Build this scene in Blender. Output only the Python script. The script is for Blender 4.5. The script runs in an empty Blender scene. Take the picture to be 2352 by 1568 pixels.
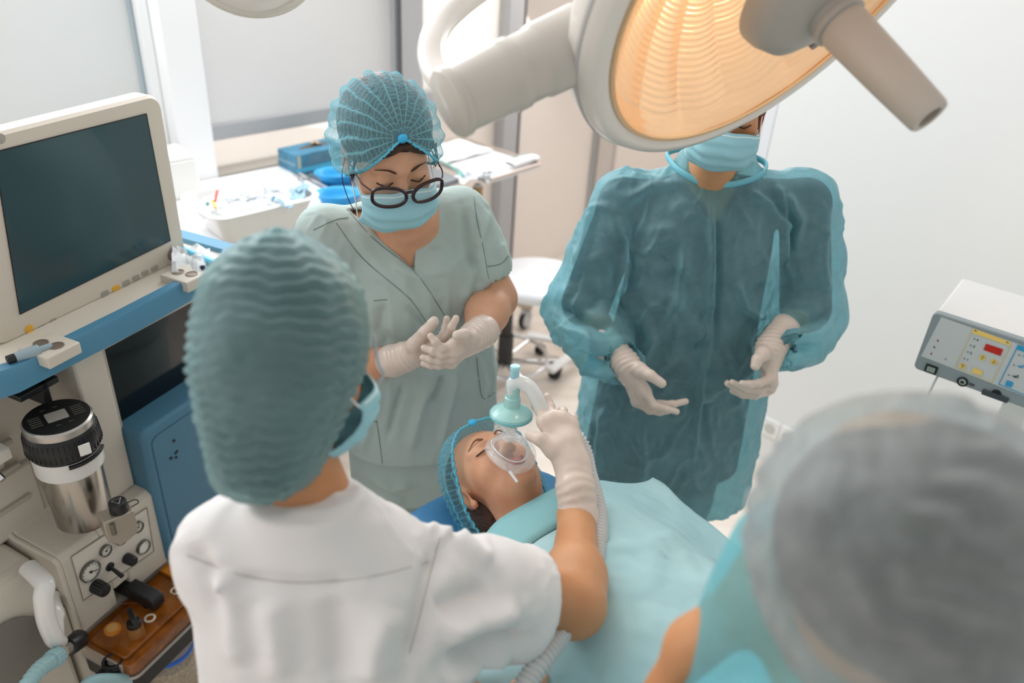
import bpy, bmesh, math
import numpy as np
from mathutils import Vector, Matrix
SC = bpy.context.scene
COL = SC.collection
PI = math.pi
V3 = lambda *a: np.array(a if len(a) > 1 else a[0], float)

# ------------------------------------------------------------------ camera
FPX = 28 / 36 * 2352
TH = math.radians(30.5); ROLL = 0.0645; ROLC = 0.99792; HC = 2.05
UP0 = V3(0, math.sin(TH), math.cos(TH)); FW = V3(0, math.cos(TH), -math.sin(TH))
CR = V3(ROLC, 0, 0) + ROLL * UP0
CD = V3(ROLL, 0, 0) - ROLC * UP0
CC = V3(0, 0, HC)
cam = bpy.data.cameras.new('camera'); cam_o = bpy.data.objects.new('camera', cam); COL.objects.link(cam_o)
cam.lens = 28; cam.sensor_width = 36; cam.clip_start = 0.02
cam.dof.use_dof = True; cam.dof.focus_distance = 1.55; cam.dof.aperture_fstop = 2.1
up = -CD
cam_o.matrix_world = Matrix(((CR[0], up[0], -FW[0], 0), (CR[1], up[1], -FW[1], 0), (CR[2], up[2], -FW[2], HC), (0, 0, 0, 1)))
SC.camera = cam_o
def ray(px, py): return FW + (px - 1176) / FPX * CR + (py - 784) / FPX * CD
def W(px, py, z): return CC + z * ray(px, py)            # pixel + distance along the view axis
def P(px, py, y): v = ray(px, py); return CC + v * (y / v[1])   # pixel on the upright plane y = const
def G(px, py, h): v = ray(px, py); return CC + v * ((h - HC) / v[2])  # pixel at height h

# ------------------------------------------------------------------ world, lights, exposure
SC.view_settings.view_transform = 'Standard'; SC.view_settings.look = 'None'
SC.view_settings.gamma = 1; SC.view_settings.use_curve_mapping = False
SC.view_settings.exposure = 0.12
wd = bpy.data.worlds.new('world'); SC.world = wd; wd.use_nodes = True
wd.node_tree.nodes['Background'].inputs[0].default_value = (1.0, 0.985, 0.965, 1)
wd.node_tree.nodes['Background'].inputs[1].default_value = 0.78
def area(name, loc, target, sx, sy, power, color=(1, 1, 1)):
    l = bpy.data.lights.new(name, 'AREA'); l.shape = 'RECTANGLE'; l.size = sx; l.size_y = sy
    l.energy = power; l.color = color
    o = bpy.data.objects.new(name, l); COL.objects.link(o); o.location = loc
    o.rotation_euler = (Vector(target) - Vector(loc)).to_track_quat('-Z', 'Y').to_euler()
    return o
area('window_daylight', (-1.30, 2.55, 2.25), (0.1, 0.9, 0.9), 2.2, 1.1, 42, (0.93, 0.97, 1.0))
area('window_daylight_far', (0.3, 4.0, 1.9), (0.1, 1.6, 0.6), 1.6, 1.4, 22, (1.0, 0.97, 0.94))

# ------------------------------------------------------------------ materials
def lin(h):
    h = h.lstrip('#'); c = [int(h[i:i + 2], 16) / 255 for i in (0, 2, 4)]
    return tuple((x / 12.92 if x <= 0.04045 else ((x + 0.055) / 1.055) ** 2.4) for x in c)
MATS = {}
def mat(name, col, rough=0.5, metal=0, bump=0, bscale=60, var=0, vscale=8, coat=0, spec=0.5, alpha=1, trans=0, ior=1.45,
        sss=0, emit=0, stretch=None, bdist=0.002, transl=0, col2=None, bdetail=3):
    if name in MATS: return MATS[name]
    m = bpy.data.materials.new(name); m.use_nodes = True; nt = m.node_tree; N = nt.nodes; L = nt.links
    b = N['Principled BSDF']; out = N['Material Output']
    c = lin(col) if isinstance(col, str) else col
    b.inputs['Base Color'].default_value = (*c, 1); b.inputs['Roughness'].default_value = rough
    b.inputs['Metallic'].default_value = metal; b.inputs['Coat Weight'].default_value = coat
    b.inputs['Specular IOR Level'].default_value = spec; b.inputs['IOR'].default_value = ior
    b.inputs['Transmission Weight'].default_value = trans
    if sss:
        b.inputs['Subsurface Weight'].default_value = sss; b.inputs['Subsurface Radius'].default_value = (0.012, 0.005, 0.003)
        b.inputs['Subsurface Scale'].default_value = 1.0
    if emit:
        b.inputs['Emission Color'].default_value = (*c, 1); b.inputs['Emission Strength'].default_value = emit
    tc = N.new('ShaderNodeTexCoord'); vec = tc.outputs['Object']
    if stretch:
        mp = N.new('ShaderNodeMapping'); mp.inputs['Scale'].default_value = stretch; L.new(vec, mp.inputs['Vector']); vec = mp.outputs[0]
    colout = None
    if var or col2:
        n = N.new('ShaderNodeTexNoise'); n.inputs['Scale'].default_value = vscale; n.inputs['Detail'].default_value = 5
        L.new(vec, n.inputs['Vector'])
        mx = N.new('ShaderNodeMix'); mx.data_type = 'RGBA'
        c2 = lin(col2) if col2 else tuple(max(0, x * (1 - var)) for x in c)
        mx.inputs['A'].default_value = (*c, 1); mx.inputs['B'].default_value = (*c2, 1)
        rp = N.new('ShaderNodeValToRGB'); rp.color_ramp.elements[0].position = 0.35; rp.color_ramp.elements[1].position = 0.65
        L.new(n.outputs['Fac'], rp.inputs['Fac']); L.new(rp.outputs['Color'], mx.inputs['Factor'])
        L.new(mx.outputs['Result'], b.inputs['Base Color']); colout = mx.outputs['Result']
    bp = None
    if bump:
        n = N.new('ShaderNodeTexNoise'); n.inputs['Scale'].default_value = bscale; n.inputs['Detail'].default_value = bdetail
        L.new(vec, n.inputs['Vector'])
        bp = N.new('ShaderNodeBump'); bp.inputs['Strength'].default_value = bump; bp.inputs['Distance'].default_value = bdist
        L.new(n.outputs['Fac'], bp.inputs['Height']); L.new(bp.outputs[0], b.inputs['Normal'])
    last = b.outputs[0]
    if transl:
        t = N.new('ShaderNodeBsdfTranslucent'); t.inputs['Color'].default_value = (*c, 1)
        if colout: L.new(colout, t.inputs['Color'])
        if bp: L.new(bp.outputs[0], t.inputs['Normal'])
        mx = N.new('ShaderNodeMixShader'); mx.inputs[0].default_value = transl
        L.new(last, mx.inputs[1]); L.new(t.outputs[0], mx.inputs[2]); last = mx.outputs[0]
    if alpha < 1:
        t = N.new('ShaderNodeBsdfTransparent'); mx = N.new('ShaderNodeMixShader'); mx.inputs[0].default_value = alpha
        L.new(t.outputs[0], mx.inputs[1]); L.new(last, mx.inputs[2]); last = mx.outputs[0]
    L.new(last, out.inputs['Surface'])
    MATS[name] = m
    return m

# ------------------------------------------------------------------ objects
def tag(o, label=None, cat=None, group=None, kind=None):
    if label: o['label'] = label
    if cat: o['category'] = cat
    if group: o['group'] = group
    if kind: o['kind'] = kind
    return o
def thing(name, loc, label, cat, group=None):
    o = bpy.data.objects.new(name, None); COL.objects.link(o); o.location = tuple(loc); o.empty_display_size = 0.05
    o['_loc'] = [float(x) for x in loc]
    return tag(o, label, cat, group)
def link(me, name, m, parent=None, label=None, smooth=40):
    o = bpy.data.objects.new(name, me); COL.objects.link(o)
    if m is not None:
        for x in (m if isinstance(m, (list, tuple)) else [m]): me.materials.append(x)
    if smooth:
        me.polygons.foreach_set('use_smooth', np.ones(len(me.polygons), bool))
        if smooth < 180: me.set_sharp_from_angle(angle=math.radians(smooth))
    if parent is not None:
        o.parent = parent; o.matrix_parent_inverse = Matrix.Translation(parent.location).inverted()
    if label: o['label'] = label
    return o
def npmesh(name, v, quads):
    me = bpy.data.meshes.new(name); v = np.ascontiguousarray(v, np.float32); q = np.ascontiguousarray(quads, np.int32); k = q.shape[1]
    me.vertices.add(len(v)); me.vertices.foreach_set('co', v.ravel())
    me.loops.add(q.size); me.loops.foreach_set('vertex_index', q.ravel())
    me.polygons.add(len(q)); me.polygons.foreach_set('loop_start', np.arange(0, q.size, k, dtype=np.int32))
    me.update(calc_edges=True); me.validate()
    return me
def unit(v): v = V3(v); return v / (np.linalg.norm(v) + 1e-12)
def frame(z, x=None):
    z = unit(z)
    if x is None: x = V3(1, 0, 0) if abs(z[0]) < 0.8 else V3(0, 1, 0)
    x = unit(V3(x) - z * np.dot(x, z)); y = np.cross(z, x)
    return x, y, z
def catmull(pts, n=8):
    p = [V3(q) for q in pts]; p = [2 * p[0] - p[1]] + p + [2 * p[-1] - p[-2]]; out = []
    for i in range(1, len(p) - 2):
        for k in range(n):
            t = k / n; a, b, c, d = p[i - 1], p[i], p[i + 1], p[i + 2]
            out.append(0.5 * ((2 * b) + (c - a) * t + (2 * a - 5 * b + 4 * c - d) * t * t + (3 * b - a - 3 * c + d) * t ** 3))
    out.append(p[-2]); return np.array(out)
class MB:
    def __init__(s): s.v = []; s.f = []; s.mi = []; s.m = 0
    def add(s, vs, fs):
        n = len(s.v); s.v += [tuple(map(float, x)) for x in vs]
        for q in fs: s.f.append(tuple(i + n for i in q)); s.mi.append(s.m)
        return s
    def box(s, c, size, A=None, bev=0):          # A: rows = axes
        A = np.eye(3) if A is None else np.array(A, float); c = V3(c); h = V3(size) / 2
        vs = [c + A.T @ (h * V3(i, j, k)) for i in (-1, 1) for j in (-1, 1) for k in (-1, 1)]
        return s.add(vs, [(0, 1, 3, 2), (4, 6, 7, 5), (0, 4, 5, 1), (2, 3, 7, 6), (0, 2, 6, 4), (1, 5, 7, 3)])
    def rev(s, o, axis, prof, seg=32, xref=None, sx=1, sy=1, ends=True):   # prof: (radius, height) pairs along the axis
        x, y, z = frame(axis, xref); o = V3(o); vs = []; fs = []
        ang = np.linspace(0, 2 * PI, seg, endpoint=False)
        for r, h in prof:
            for a in ang: vs.append(o + z * h + x * (r * sx * math.cos(a)) + y * (r * sy * math.sin(a)))
        for i in range(len(prof) - 1):
            for j in range(seg):
                k = (j + 1) % seg; fs.append((i * seg + j, i * seg + k, (i + 1) * seg + k, (i + 1) * seg + j))
        if ends and prof[0][0] > 1e-6: fs.append(tuple(range(seg))[::-1])
        if ends and prof[-1][0] > 1e-6: fs.append(tuple(range((len(prof) - 1) * seg, len(prof) * seg)))
        return s.add(vs, fs)
    def cyl(s, a, b, r, r2=None, seg=24, bev=0.0):
        a = V3(a); b = V3(b); L = np.linalg.norm(b - a); r2 = r if r2 is None else r2
        if bev: pr = [(max(r - bev, 1e-4), 0), (r - bev * .3, bev * .3), (r, bev), (r2, L - bev), (r2 - bev * .3, L - bev * .3), (max(r2 - bev, 1e-4), L)]
        else: pr = [(r, 0), (r2, L)]
        return s.rev(a, b - a, pr, seg)
    def tube(s, pts, r, seg=12, caps=True, closed=False, flat=1, upv=None):
        p = np.array(pts, float); n = len(p); r = np.broadcast_to(np.array(r, float), (n,))
        T = np.gradient(p, axis=0) if not closed else np.roll(p, -1, 0) - np.roll(p, 1, 0)
        x, y, _ = frame(T[0], upv); vs = []; fs = []
        for i in range(n):
            t = unit(T[i]); x = unit(x - t * np.dot(x, t)); y = np.cross(t, x)
            for k in range(seg):
                a = 2 * PI * k / seg; vs.append(p[i] + r[i] * (x * math.cos(a) + y * math.sin(a) * flat))
        m = n if closed else n - 1
        for i in range(m):
            i2 = (i + 1) % n
            for k in range(seg):
                k2 = (k + 1) % seg; fs.append((i * seg + k, i * seg + k2, i2 * seg + k2, i2 * seg + k))
        if caps and not closed: fs.append(tuple(range(seg))[::-1]); fs.append(tuple(range((n - 1) * seg, n * seg)))
        return s.add(vs, fs)
    def prism(s, o, x, y, z, outline, depth):     # outline in (x, y), extruded along z
        o, x, y, z = V3(o), V3(x), V3(y), V3(z); n = len(outline)
        vs = [o + x * a + y * b for a, b in outline] + [o + x * a + y * b + z * depth for a, b in outline]
        if np.dot(np.cross(x, y), z) * depth < 0:
            fs = [tuple(range(n)), tuple(range(2 * n - 1, n - 1, -1))] + [((i + 1) % n, i, i + n, (i + 1) % n + n) for i in range(n)]
        else:
            fs = [tuple(range(n))[::-1], tuple(range(n, 2 * n))] + [(i, (i + 1) % n, (i + 1) % n + n, i + n) for i in range(n)]
        return s.add(vs, fs)
    def ell(s, c, r, A=None, nu=20, nv=12):
        A = np.eye(3) if A is None else np.array(A, float); c = V3(c); vs = []; fs = []
        for i in range(nv + 1):
            t = PI * i / nv
            for j in range(nu):
                a = 2 * PI * j / nu; vs.append(c + A.T @ (V3(math.sin(t) * math.cos(a), math.sin(t) * math.sin(a), math.cos(t)) * V3(r)))
        for i in range(nv):
            for j in range(nu):
                k = (j + 1) % nu; fs.append((i * nu + j, (i + 1) * nu + j, (i + 1) * nu + k, i * nu + k))
        return s.add(vs, fs)
    def grid(s, pts):          # pts[nu][nv]
        p = np.array(pts); nu, nv = p.shape[:2]
        return s.add(p.reshape(-1, 3), [(i * nv + j, (i + 1) * nv + j, (i + 1) * nv + j + 1, i * nv + j + 1) for i in range(nu - 1) for j in range(nv - 1)])
    def build(s, name, m, parent=None, label=None, bevel=0, smooth=40, bseg=2, solid=0):
        me = bpy.data.meshes.new(name); me.from_pydata(s.v, [], s.f); me.update()
        if any(s.mi): me.polygons.foreach_set('material_index', np.array(s.mi, np.int32))
        o = link(me, name, m, parent, label, smooth)
        if solid:
            b = o.modifiers.new('solid', 'SOLIDIFY'); b.thickness = solid; b.offset = 0
        if bevel:
            b = o.modifiers.new('bevel', 'BEVEL'); b.width = bevel; b.segments = bseg; b.limit_method = 'ANGLE'; b.angle_limit = math.radians(38)
            b.harden_normals = False
        return o
def rrect(w, h, r, seg=6, cx=0, cy=0):
    out = []
    for sx, sy, a0 in ((1, 1, 0), (-1, 1, 90), (-1, -1, 180), (1, -1, 270)):
        for k in range(seg + 1):
            a = math.radians(a0 + 90 * k / seg); out.append((cx + sx * (w / 2 - r) + r * math.cos(a), cy + sy * (h / 2 - r) + r * math.sin(a)))
    return out
def text(s, size, o, x, y, m, parent, name='lettering', depth=0.0004):
    cu = bpy.data.curves.new(name, 'FONT'); cu.body = s; cu.size = size; cu.extrude = depth; cu.align_x = 'CENTER'; cu.align_y = 'CENTER'
    tmp = bpy.data.objects.new(name, cu); COL.objects.link(tmp)
    dg = bpy.context.evaluated_depsgraph_get(); me = bpy.data.meshes.new_from_object(tmp.evaluated_get(dg))
    bpy.data.objects.remove(tmp); bpy.data.curves.remove(cu)
    x = unit(x); y = unit(y); z = np.cross(x, y); n = len(me.vertices); co = np.empty(n * 3); me.vertices.foreach_get('co', co); co = co.reshape(-1, 3)
    co = V3(o) + co[:, :1] * x + co[:, 1:2] * y + co[:, 2:] * z
    me.vertices.foreach_set('co', co.ravel()); me.update(); me.materials.clear()
    return link(me, name, m, parent, smooth=0)

# ------------------------------------------------------------------ implicit surfaces (organic shapes)
def noise3(p, freq, seed=0):
    rng = np.random.default_rng(seed); out = np.zeros(len(p))
    for k in range(7):
        d = rng.normal(size=3) * freq; out += np.sin(p @ d + rng.uniform(0, 6.28) + 1.3 * np.sin(p @ (rng.normal(size=3) * freq * .6)))
    return out / 7
def creases(freq, amp, seed, st=(1, 1, 1), w=.09):   # thin sharp ridges that wander over the cloth
    s_ = V3(st)
    def f(v, N):
        n = noise3(v * s_, freq, seed); m = noise3(v, freq * .35, seed + 50)
        return amp * np.exp(-(n / w) ** 2) * np.clip(m * 2.5 + .35, 0, 1)
    return f
class Sdf:
    def __init__(s, k=0.02): s.p = []; s.k = k; s.sc = 1
    def add(s, fn, lo, hi, k=None, op=0): s.p.append((fn, V3(lo), V3(hi), s.k if k is None else k, op)); return s
    def cap(s, a, b, r1, r2=None, k=None, op=0):
        a = V3(a); b = V3(b); r2 = r1 if r2 is None else r2; r1 *= s.sc; r2 *= s.sc; d = b - a; L = d @ d + 1e-12; R = max(r1, r2)
        def fn(X):
            t = np.clip(((X - a.astype(np.float32)) @ d.astype(np.float32)) / np.float32(L), 0, 1)
            return np.linalg.norm(X - a.astype(np.float32) - t[..., None] * d.astype(np.float32), axis=-1) - (r1 + (r2 - r1) * t)
        return s.add(fn, np.minimum(a, b) - R, np.maximum(a, b) + R, k, op)
    def chain(s, pts, rs, k=None):
        for i in range(len(pts) - 1): s.cap(pts[i], pts[i + 1], rs[i], rs[i + 1], k)
        return s
    def ell(s, c, r, A=None, k=None, op=0):
        c = V3(c).astype(np.float32); r = V3(r) * s.sc; A = (np.eye(3) if A is None else np.array(A, float)).astype(np.float32)
        def fn(X):
            q = (X - c) @ A.T; k0 = np.linalg.norm(q / r.astype(np.float32), axis=-1); k1 = np.linalg.norm(q / (r * r).astype(np.float32), axis=-1)
            return k0 * (k0 - 1) / (k1 + 1e-6)
        e = np.sqrt(((A.T * r) ** 2).sum(1)); return s.add(fn, c - e, c + e, k, op)
    def loft(s, sec, A=None, k=None, op=0, pw=2.4, o=(0, 0, 0)):
        # sec: (h, cx, cy, rx, ry) ordered by h in the local frame A (rows x, y, z) about o
        sec = np.array(sec, float); A = (np.eye(3) if A is None else np.array(A, float)); o = V3(o)
        hh = np.linspace(sec[0, 0], sec[-1, 0], 60)
        S = []
        for c in range(1, 5):
            v = np.interp(hh, sec[:, 0], sec[:, c]); kk = np.array([1, 2, 3, 2, 1.]); kk /= kk.sum(); vp = np.pad(v, 2, mode='edge'); S.append(np.convolve(vp, kk, 'valid'))
        def fn(X):
            q = (X - o.astype(np.float32)) @ A.T.astype(np.float32); h = q[..., 2]
            cx, cy, rx, ry = [np.interp(h, hh, v).astype(np.float32) for v in S]
            l = (np.abs((q[..., 0] - cx) / rx) ** pw + np.abs((q[..., 1] - cy) / ry) ** pw) ** (1 / pw)
            d = (l - 1) * np.minimum(rx, ry)
            return np.maximum(d, np.maximum(hh[0] - h, h - hh[-1]))
        m = max(abs(sec[:, 1]).max() + sec[:, 3].max(), 0); n = abs(sec[:, 2]).max() + sec[:, 4].max()
        cs = np.array([o + A.T @ V3(i * m, j * n, h) for i in (-1, 1) for j in (-1, 1) for h in (sec[0, 0], sec[-1, 0])])
        return s.add(fn, cs.min(0), cs.max(0), k, op)
    def half(s, o, n, k=0.002, rad=None):     # cut away everything on the +n side of a plane (optionally within rad of o)
        o = V3(o); n = unit(n)
        def fn(X):
            d = -((X - o.astype(np.float32)) @ n.astype(np.float32))
            if rad is not None: d = np.maximum(d, np.linalg.norm(X - o.astype(np.float32), axis=-1) - rad)
            return d
        e = 9 if rad is None else rad
        return s.add(fn, o - e, o + e, k, 1)
    def values(s, res, pad=0.01):
        pos = [q for q in s.p if q[4] == 0]
        lo = np.min([q[1] for q in pos], 0) - pad - 2 * res; hi = np.max([q[2] for q in pos], 0) + pad + 2 * res
        n = np.ceil((hi - lo) / res).astype(int) + 1; D = np.full(n, 0.2, np.float32)
        ax = [lo[i] + res * np.arange(n[i]) for i in range(3)]
        for fn, a, b, k, op in s.p:
            mg = k + 3 * res
            i0 = np.clip(np.floor((a - mg - lo) / res).astype(int), 0, n); i1 = np.clip(np.ceil((b + mg - lo) / res).astype(int) + 1, 0, n)
            if np.any(i1 <= i0): continue
            X = np.stack(np.meshgrid(*[ax[i][i0[i]:i1[i]].astype(np.float32) for i in range(3)], indexing='ij'), -1)
            d = fn(X).astype(np.float32); sl = tuple(slice(i0[i], i1[i]) for i in range(3)); c = D[sl]
            if op == 1: d = -d; h = np.clip(k - np.abs(c - d), 0, None) / max(k, 1e-6); D[sl] = np.maximum(c, d) + h * h * k * .25
            else: h = np.clip(k - np.abs(c - d), 0, None) / max(k, 1e-6); D[sl] = np.minimum(c, d) - h * h * k * .25
        return D, lo
    def mesh(s, res):
        D, lo = s.values(res); n = np.array(D.shape) - 1; I = D < 0
        corner = [(i, j, k) for i in (0, 1) for j in (0, 1) for k in (0, 1)]
        cnt = sum(I[i:i + n[0], j:j + n[1], k:k + n[2]].astype(np.int8) for i, j, k in corner)
        cells = np.argwhere((cnt > 0) & (cnt < 8)); idx = np.full(n, -1, np.int64); idx[tuple(cells.T)] = np.arange(len(cells))
        acc = np.zeros((len(cells), 3)); num = np.zeros(len(cells))
        for a in corner:
            for ax_ in range(3):
                if a[ax_]: continue
                b = list(a); b[ax_] = 1
                d0 = D[tuple((cells + a).T)]; d1 = D[tuple((cells + b).T)]; m = (d0 < 0) != (d1 < 0)
                t = np.where(m, d0 / np.where(m, d0 - d1, 1), 0); q = np.tile(np.array(a, float), (len(cells), 1)); q[:, ax_] = t
                acc += q * m[:, None]; num += m
        v = lo + res * (cells + acc / num[:, None]); quads = []
        for ax_ in range(3):
            u, w = [(1, 2), (2, 0), (0, 1)][ax_]
            sl0 = [slice(None)] * 3; sl1 = [slice(None)] * 3; sl0[ax_] = slice(0, -1); sl1[ax_] = slice(1, None)
            a = I[tuple(sl0)]; b = I[tuple(sl1)]; e = np.argwhere(a != b)
            e = e[(e[:, u] > 0) & (e[:, w] > 0) & (e[:, u] < n[u]) & (e[:, w] < n[w])]
            fl = a[tuple(e.T)]; du = np.zeros(3, int); du[u] = 1; dw = np.zeros(3, int); dw[w] = 1
            q = np.stack([idx[tuple((e - du - dw).T)], idx[tuple((e - dw).T)], idx[tuple(e.T)], idx[tuple((e - du).T)]], 1)
            q[~fl] = q[~fl][:, ::-1]; quads.append(q)
        q = np.concatenate(quads); q = q[(q >= 0).all(1)]
        return v, q
    def build(s, name, res, m, parent=None, label=None, folds=None, noise=(), relax=1, mi=None):
        v, q = s.mesh(res); v = smooth_mesh(v, q, relax)
        if folds or noise: v = displace(v, q, folds or [], noise)
        me = npmesh(name, v, q); o = link(me, name, m, parent, label, 180)
        if mi is not None:
            fc = v[q].mean(1); me.polygons.foreach_set('material_index', mi(fc).astype(np.int32))
        return o
def smooth_mesh(v, q, it):
    e = np.concatenate([q[:, [0, 1]], q[:, [1, 2]], q[:, [2, 3]], q[:, [3, 0]]]); n = len(v)
    for _ in range(it):
        acc = np.zeros_like(v); c = np.zeros(n)
        for a, b in ((0, 1), (1, 0)):
            for k in range(3): acc[:, k] += np.bincount(e[:, a], v[e[:, b], k], n)
            c += np.bincount(e[:, a], minlength=n)
        v = v * .5 + .5 * acc / np.maximum(c, 1)[:, None]
    return v
def vnormals(v, q):
    fn = np.cross(v[q[:, 2]] - v[q[:, 0]], v[q[:, 3]] - v[q[:, 1]]); N = np.zeros_like(v)
    for j in range(q.shape[1]):
        for k in range(3): N[:, k] += np.bincount(q[:, j], fn[:, k], len(v))
    return N / (np.linalg.norm(N, axis=1, keepdims=True) + 1e-12)
def displace(v, q, folds, noise=()):
    # folds: (list of points, width, height) -> ridges (or grooves when negative) that follow a line on the surface
    N = vnormals(v, q); D = np.zeros(len(v))
    for pts, w, h in folds:
        p = np.array(pts, float); best = np.full(len(v), 9.0); tt = np.zeros(len(v)); L = len(p) - 1
        for i in range(L):
            a, b = p[i], p[i + 1]; d = b - a; t = np.clip((v - a) @ d / (d @ d), 0, 1); dist = np.linalg.norm(v - a - t[:, None] * d, axis=1)
            m = dist < best; best[m] = dist[m]; tt[m] = (i + t[m]) / L
        D += h * np.exp(-(best / w) ** 2) * np.clip(np.sin(PI * np.clip(tt, .03, .97)) * 1.6, 0, 1)
    for f in noise: D += f(v, N)
    return v + N * D[:, None]
# ================================================================== the room
nt = wd.node_tree; tcw = nt.nodes.new('ShaderNodeTexCoord'); dp = nt.nodes.new('ShaderNodeVectorMath'); dp.operation = 'DOT_PRODUCT'
dp.inputs[1].default_value = (-.711, .703, 0.0); nt.links.new(tcw.outputs['Generated'], dp.inputs[0])
mr = nt.nodes.new('ShaderNodeMapRange'); mr.interpolation_type = 'SMOOTHSTEP'; mr.inputs[1].default_value = -0.1; mr.inputs[2].default_value = 0.6
mr.inputs[3].default_value = 0.62; mr.inputs[4].default_value = 2.0
nt.links.new(dp.outputs['Value'], mr.inputs[0]); nt.links.new(mr.outputs[0], nt.nodes['Background'].inputs[1])

M_wall = mat('wall_paint', '#efefee', .85, bump=.1, bscale=250)
M_frame = mat('grey_frame', '#b4b4b6', .45)
M_white = mat('white_plastic', '#ecebe8', .4, coat=.1)
M_pane = mat('frosted_pane', '#f3ece6', .6, transl=.28)
M_blind = mat('blind_cloth', '#eaeaea', .9, transl=.38, bump=.1, bscale=400)
M_sill = mat('sill_metal', '#a9a39b', .35, metal=.5)
M_dark = mat('dark_seal', '#4c4b50', .6)
M_chrome = mat('chrome', '#d8d8da', .12, metal=1)
M_steel = mat('brushed_steel', '#b9b5b0', .3, metal=1, bump=.15, bscale=30, stretch=(1, 1, 18))
M_black = mat('black_plastic', '#17181a', .38)
M_rubber = mat('black_rubber', '#232224', .6)

def floor_mat():
    m = mat('floor_vinyl', '#f0e6dc', .35, bump=.05, bscale=30, var=.0, stretch=(1.2, 7, 1), col2='#e3d5c7', vscale=1.6)
    return m
f = MB().box((0.2, 1.5, -0.05), (11, 11, 0.1)); fl = f.build('floor', floor_mat()); tag(fl, kind='structure')
fl.rotation_euler = (0, 0, 0)
W0 = V3(.1, 4.3, 0); eW = V3(.703, .711, 0); nW = V3(.711, -.703, 0)
WA = np.array([eW, nW, V3(0, 0, 1)])
def wp(t, n, z): return W0 + eW * t + nW * n + V3(0, 0, z)
def wbox(b, t0, t1, n0, n1, z0, z1): return b.box(wp((t0 + t1) / 2, (n0 + n1) / 2, (z0 + z1) / 2), (t1 - t0, n1 - n0, z1 - z0), WA)
def struct(b, name, m, parent=None, **k):
    o = b.build(name, m, parent, **k)
    if parent is None: tag(o, kind='structure')
    return o
ZT = 2.85
# column between the left window and the blind
struct(wbox(MB(), -1.995, -1.862, -.25, .05, 0, ZT), 'wall_window', mat('column_paint', '#f1f1f2', .6), bevel=.004)
struct(wbox(wbox(MB(), -5.5, 3.3, -.28, -.05, ZT - .1, ZT + .15), -5.5, -1.99, -.2, -.02, 0, .95), 'wall_back', M_wall)
# window 1, far left, frosted, behind the monitor
w1 = struct(wbox(wbox(wbox(MB(), -2.03, -1.996, -.12, -.03, .95, ZT), -5.5, -2.03, -.12, -.05, .95, 1.03), -5.5, -2.03, -.12, -.05, ZT - .1, ZT), 'window_1', mat('white_frame', '#f2f3f4', .4), bevel=.004)
wbox(MB(), -5.5, -2.03, -.10, -.09, 1.03, ZT - .1).build('pane', mat('frosted_grey_pane', '#e4e6e6', .5, transl=.24, col2='#e4e2d8', vscale=1.2), w1)
wbox(MB(), -2.045, -2.034, -.089, -.078, 1.05, ZT - .1).build('seal', mat('seal_blue_grey', '#a9b9bf', .5), w1)
wbox(wbox(MB(), -2.15, -2.0, -.03, .03, 1.06, 1.10), -2.07, -2.06, -.02, 0.0, 1.02, 1.06).build('blind_bracket', M_white, w1, bevel=.003)
# window 2 with the roller blind
w2 = struct(wbox(wbox(wbox(MB(), -1.862, -1.85, -.12, -.02, .96, ZT), -.968, -.955, -.12, -.02, .4, ZT), -1.862, -.955, -.12, -.04, ZT - .08, ZT), 'window_2', M_frame, bevel=.003)
wbox(MB(), -1.85, -.968, -.10, -.095, .955, ZT - .08).build('pane', mat('blind_pane', '#f5efe9', .3, alpha=.45, transl=.4), w2)
wbox(MB(), -1.858, -.972, -.045, -.042, 1.13, ZT - .1).build('blind', M_blind, w2)
wbox(MB(), -1.858, -.972, -.058, -.030, 1.083, 1.143).build('blind_bottom_bar', mat('bar_grey', '#acadaf', .45), w2, bevel=.004)
b = MB()
for k in range(14): wbox(b, -1.861, -1.853, -.03, -.024, .965 + k * .0085, .969 + k * .0085)
wbox(b, -1.861, -1.856, -.034, -.030, .955, 1.22); b.build('bead_chain', M_dark, w2)
b = wbox(MB(), -1.861, -.956, -.12, .0, .925, .957); struct(b, 'trim_1', M_sill, bevel=.004)
struct(wbox(MB(), -1.861, -.956, -.12, -.03, 0, .925), 'wall_low', M_wall)
# window 3: narrow, with a cross rail
w3 = struct(wbox(wbox(wbox(MB(), -.955, -.823, -.12, .0, 0, ZT), -.823, -.303, -.11, -.03, 1.085, 1.143), -.823, -.303, -.11, -.03, 0, .08), 'window_3', M_frame, bevel=.004)
wbox(MB(), -.955, -.945, -.03, .002, 0, ZT).build('seal', M_dark, w3)
wbox(MB(), -.823, -.303, -.08, -.07, 1.143, ZT - .1).build('upper_pane', mat('bright_pane', '#fffcf8', .5, transl=.4), w3)
wbox(MB(), -.823, -.303, -.08, -.07, .08, 1.085).build('lower_pane', M_pane, w3)
# window 4: wide frosted leaf
w4 = struct(wbox(wbox(MB(), -.303, -.2, -.12, .0, 0, ZT), .51, .53, -.10, -.05, 0, ZT), 'window_4', M_frame, bevel=.004)
wbox(MB(), -.2, -.186, -.1, .001, 0, ZT).build('seal', M_dark, w4)
wbox(MB(), -.186, .51, -.09, -.08, 0.0, ZT - .1).build('pane', M_pane, w4)
w5 = struct(wbox(wbox(MB(), .53, .70, -.10, -.06, 0, ZT), .70, .72, -.10, -.05, 0, ZT), 'window_5', mat('frame_beige', '#d9cfc8', .5), bevel=.003)
wbox(MB(), .72, 3.3, -.09, -.08, 0.0, ZT - .1).build('pane', M_pane, w5)
wbox(MB(), .527, .533, -.06, -.045, 0, ZT).build('seal', mat('seal_brown', '#8d8270', .5), w5)
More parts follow.
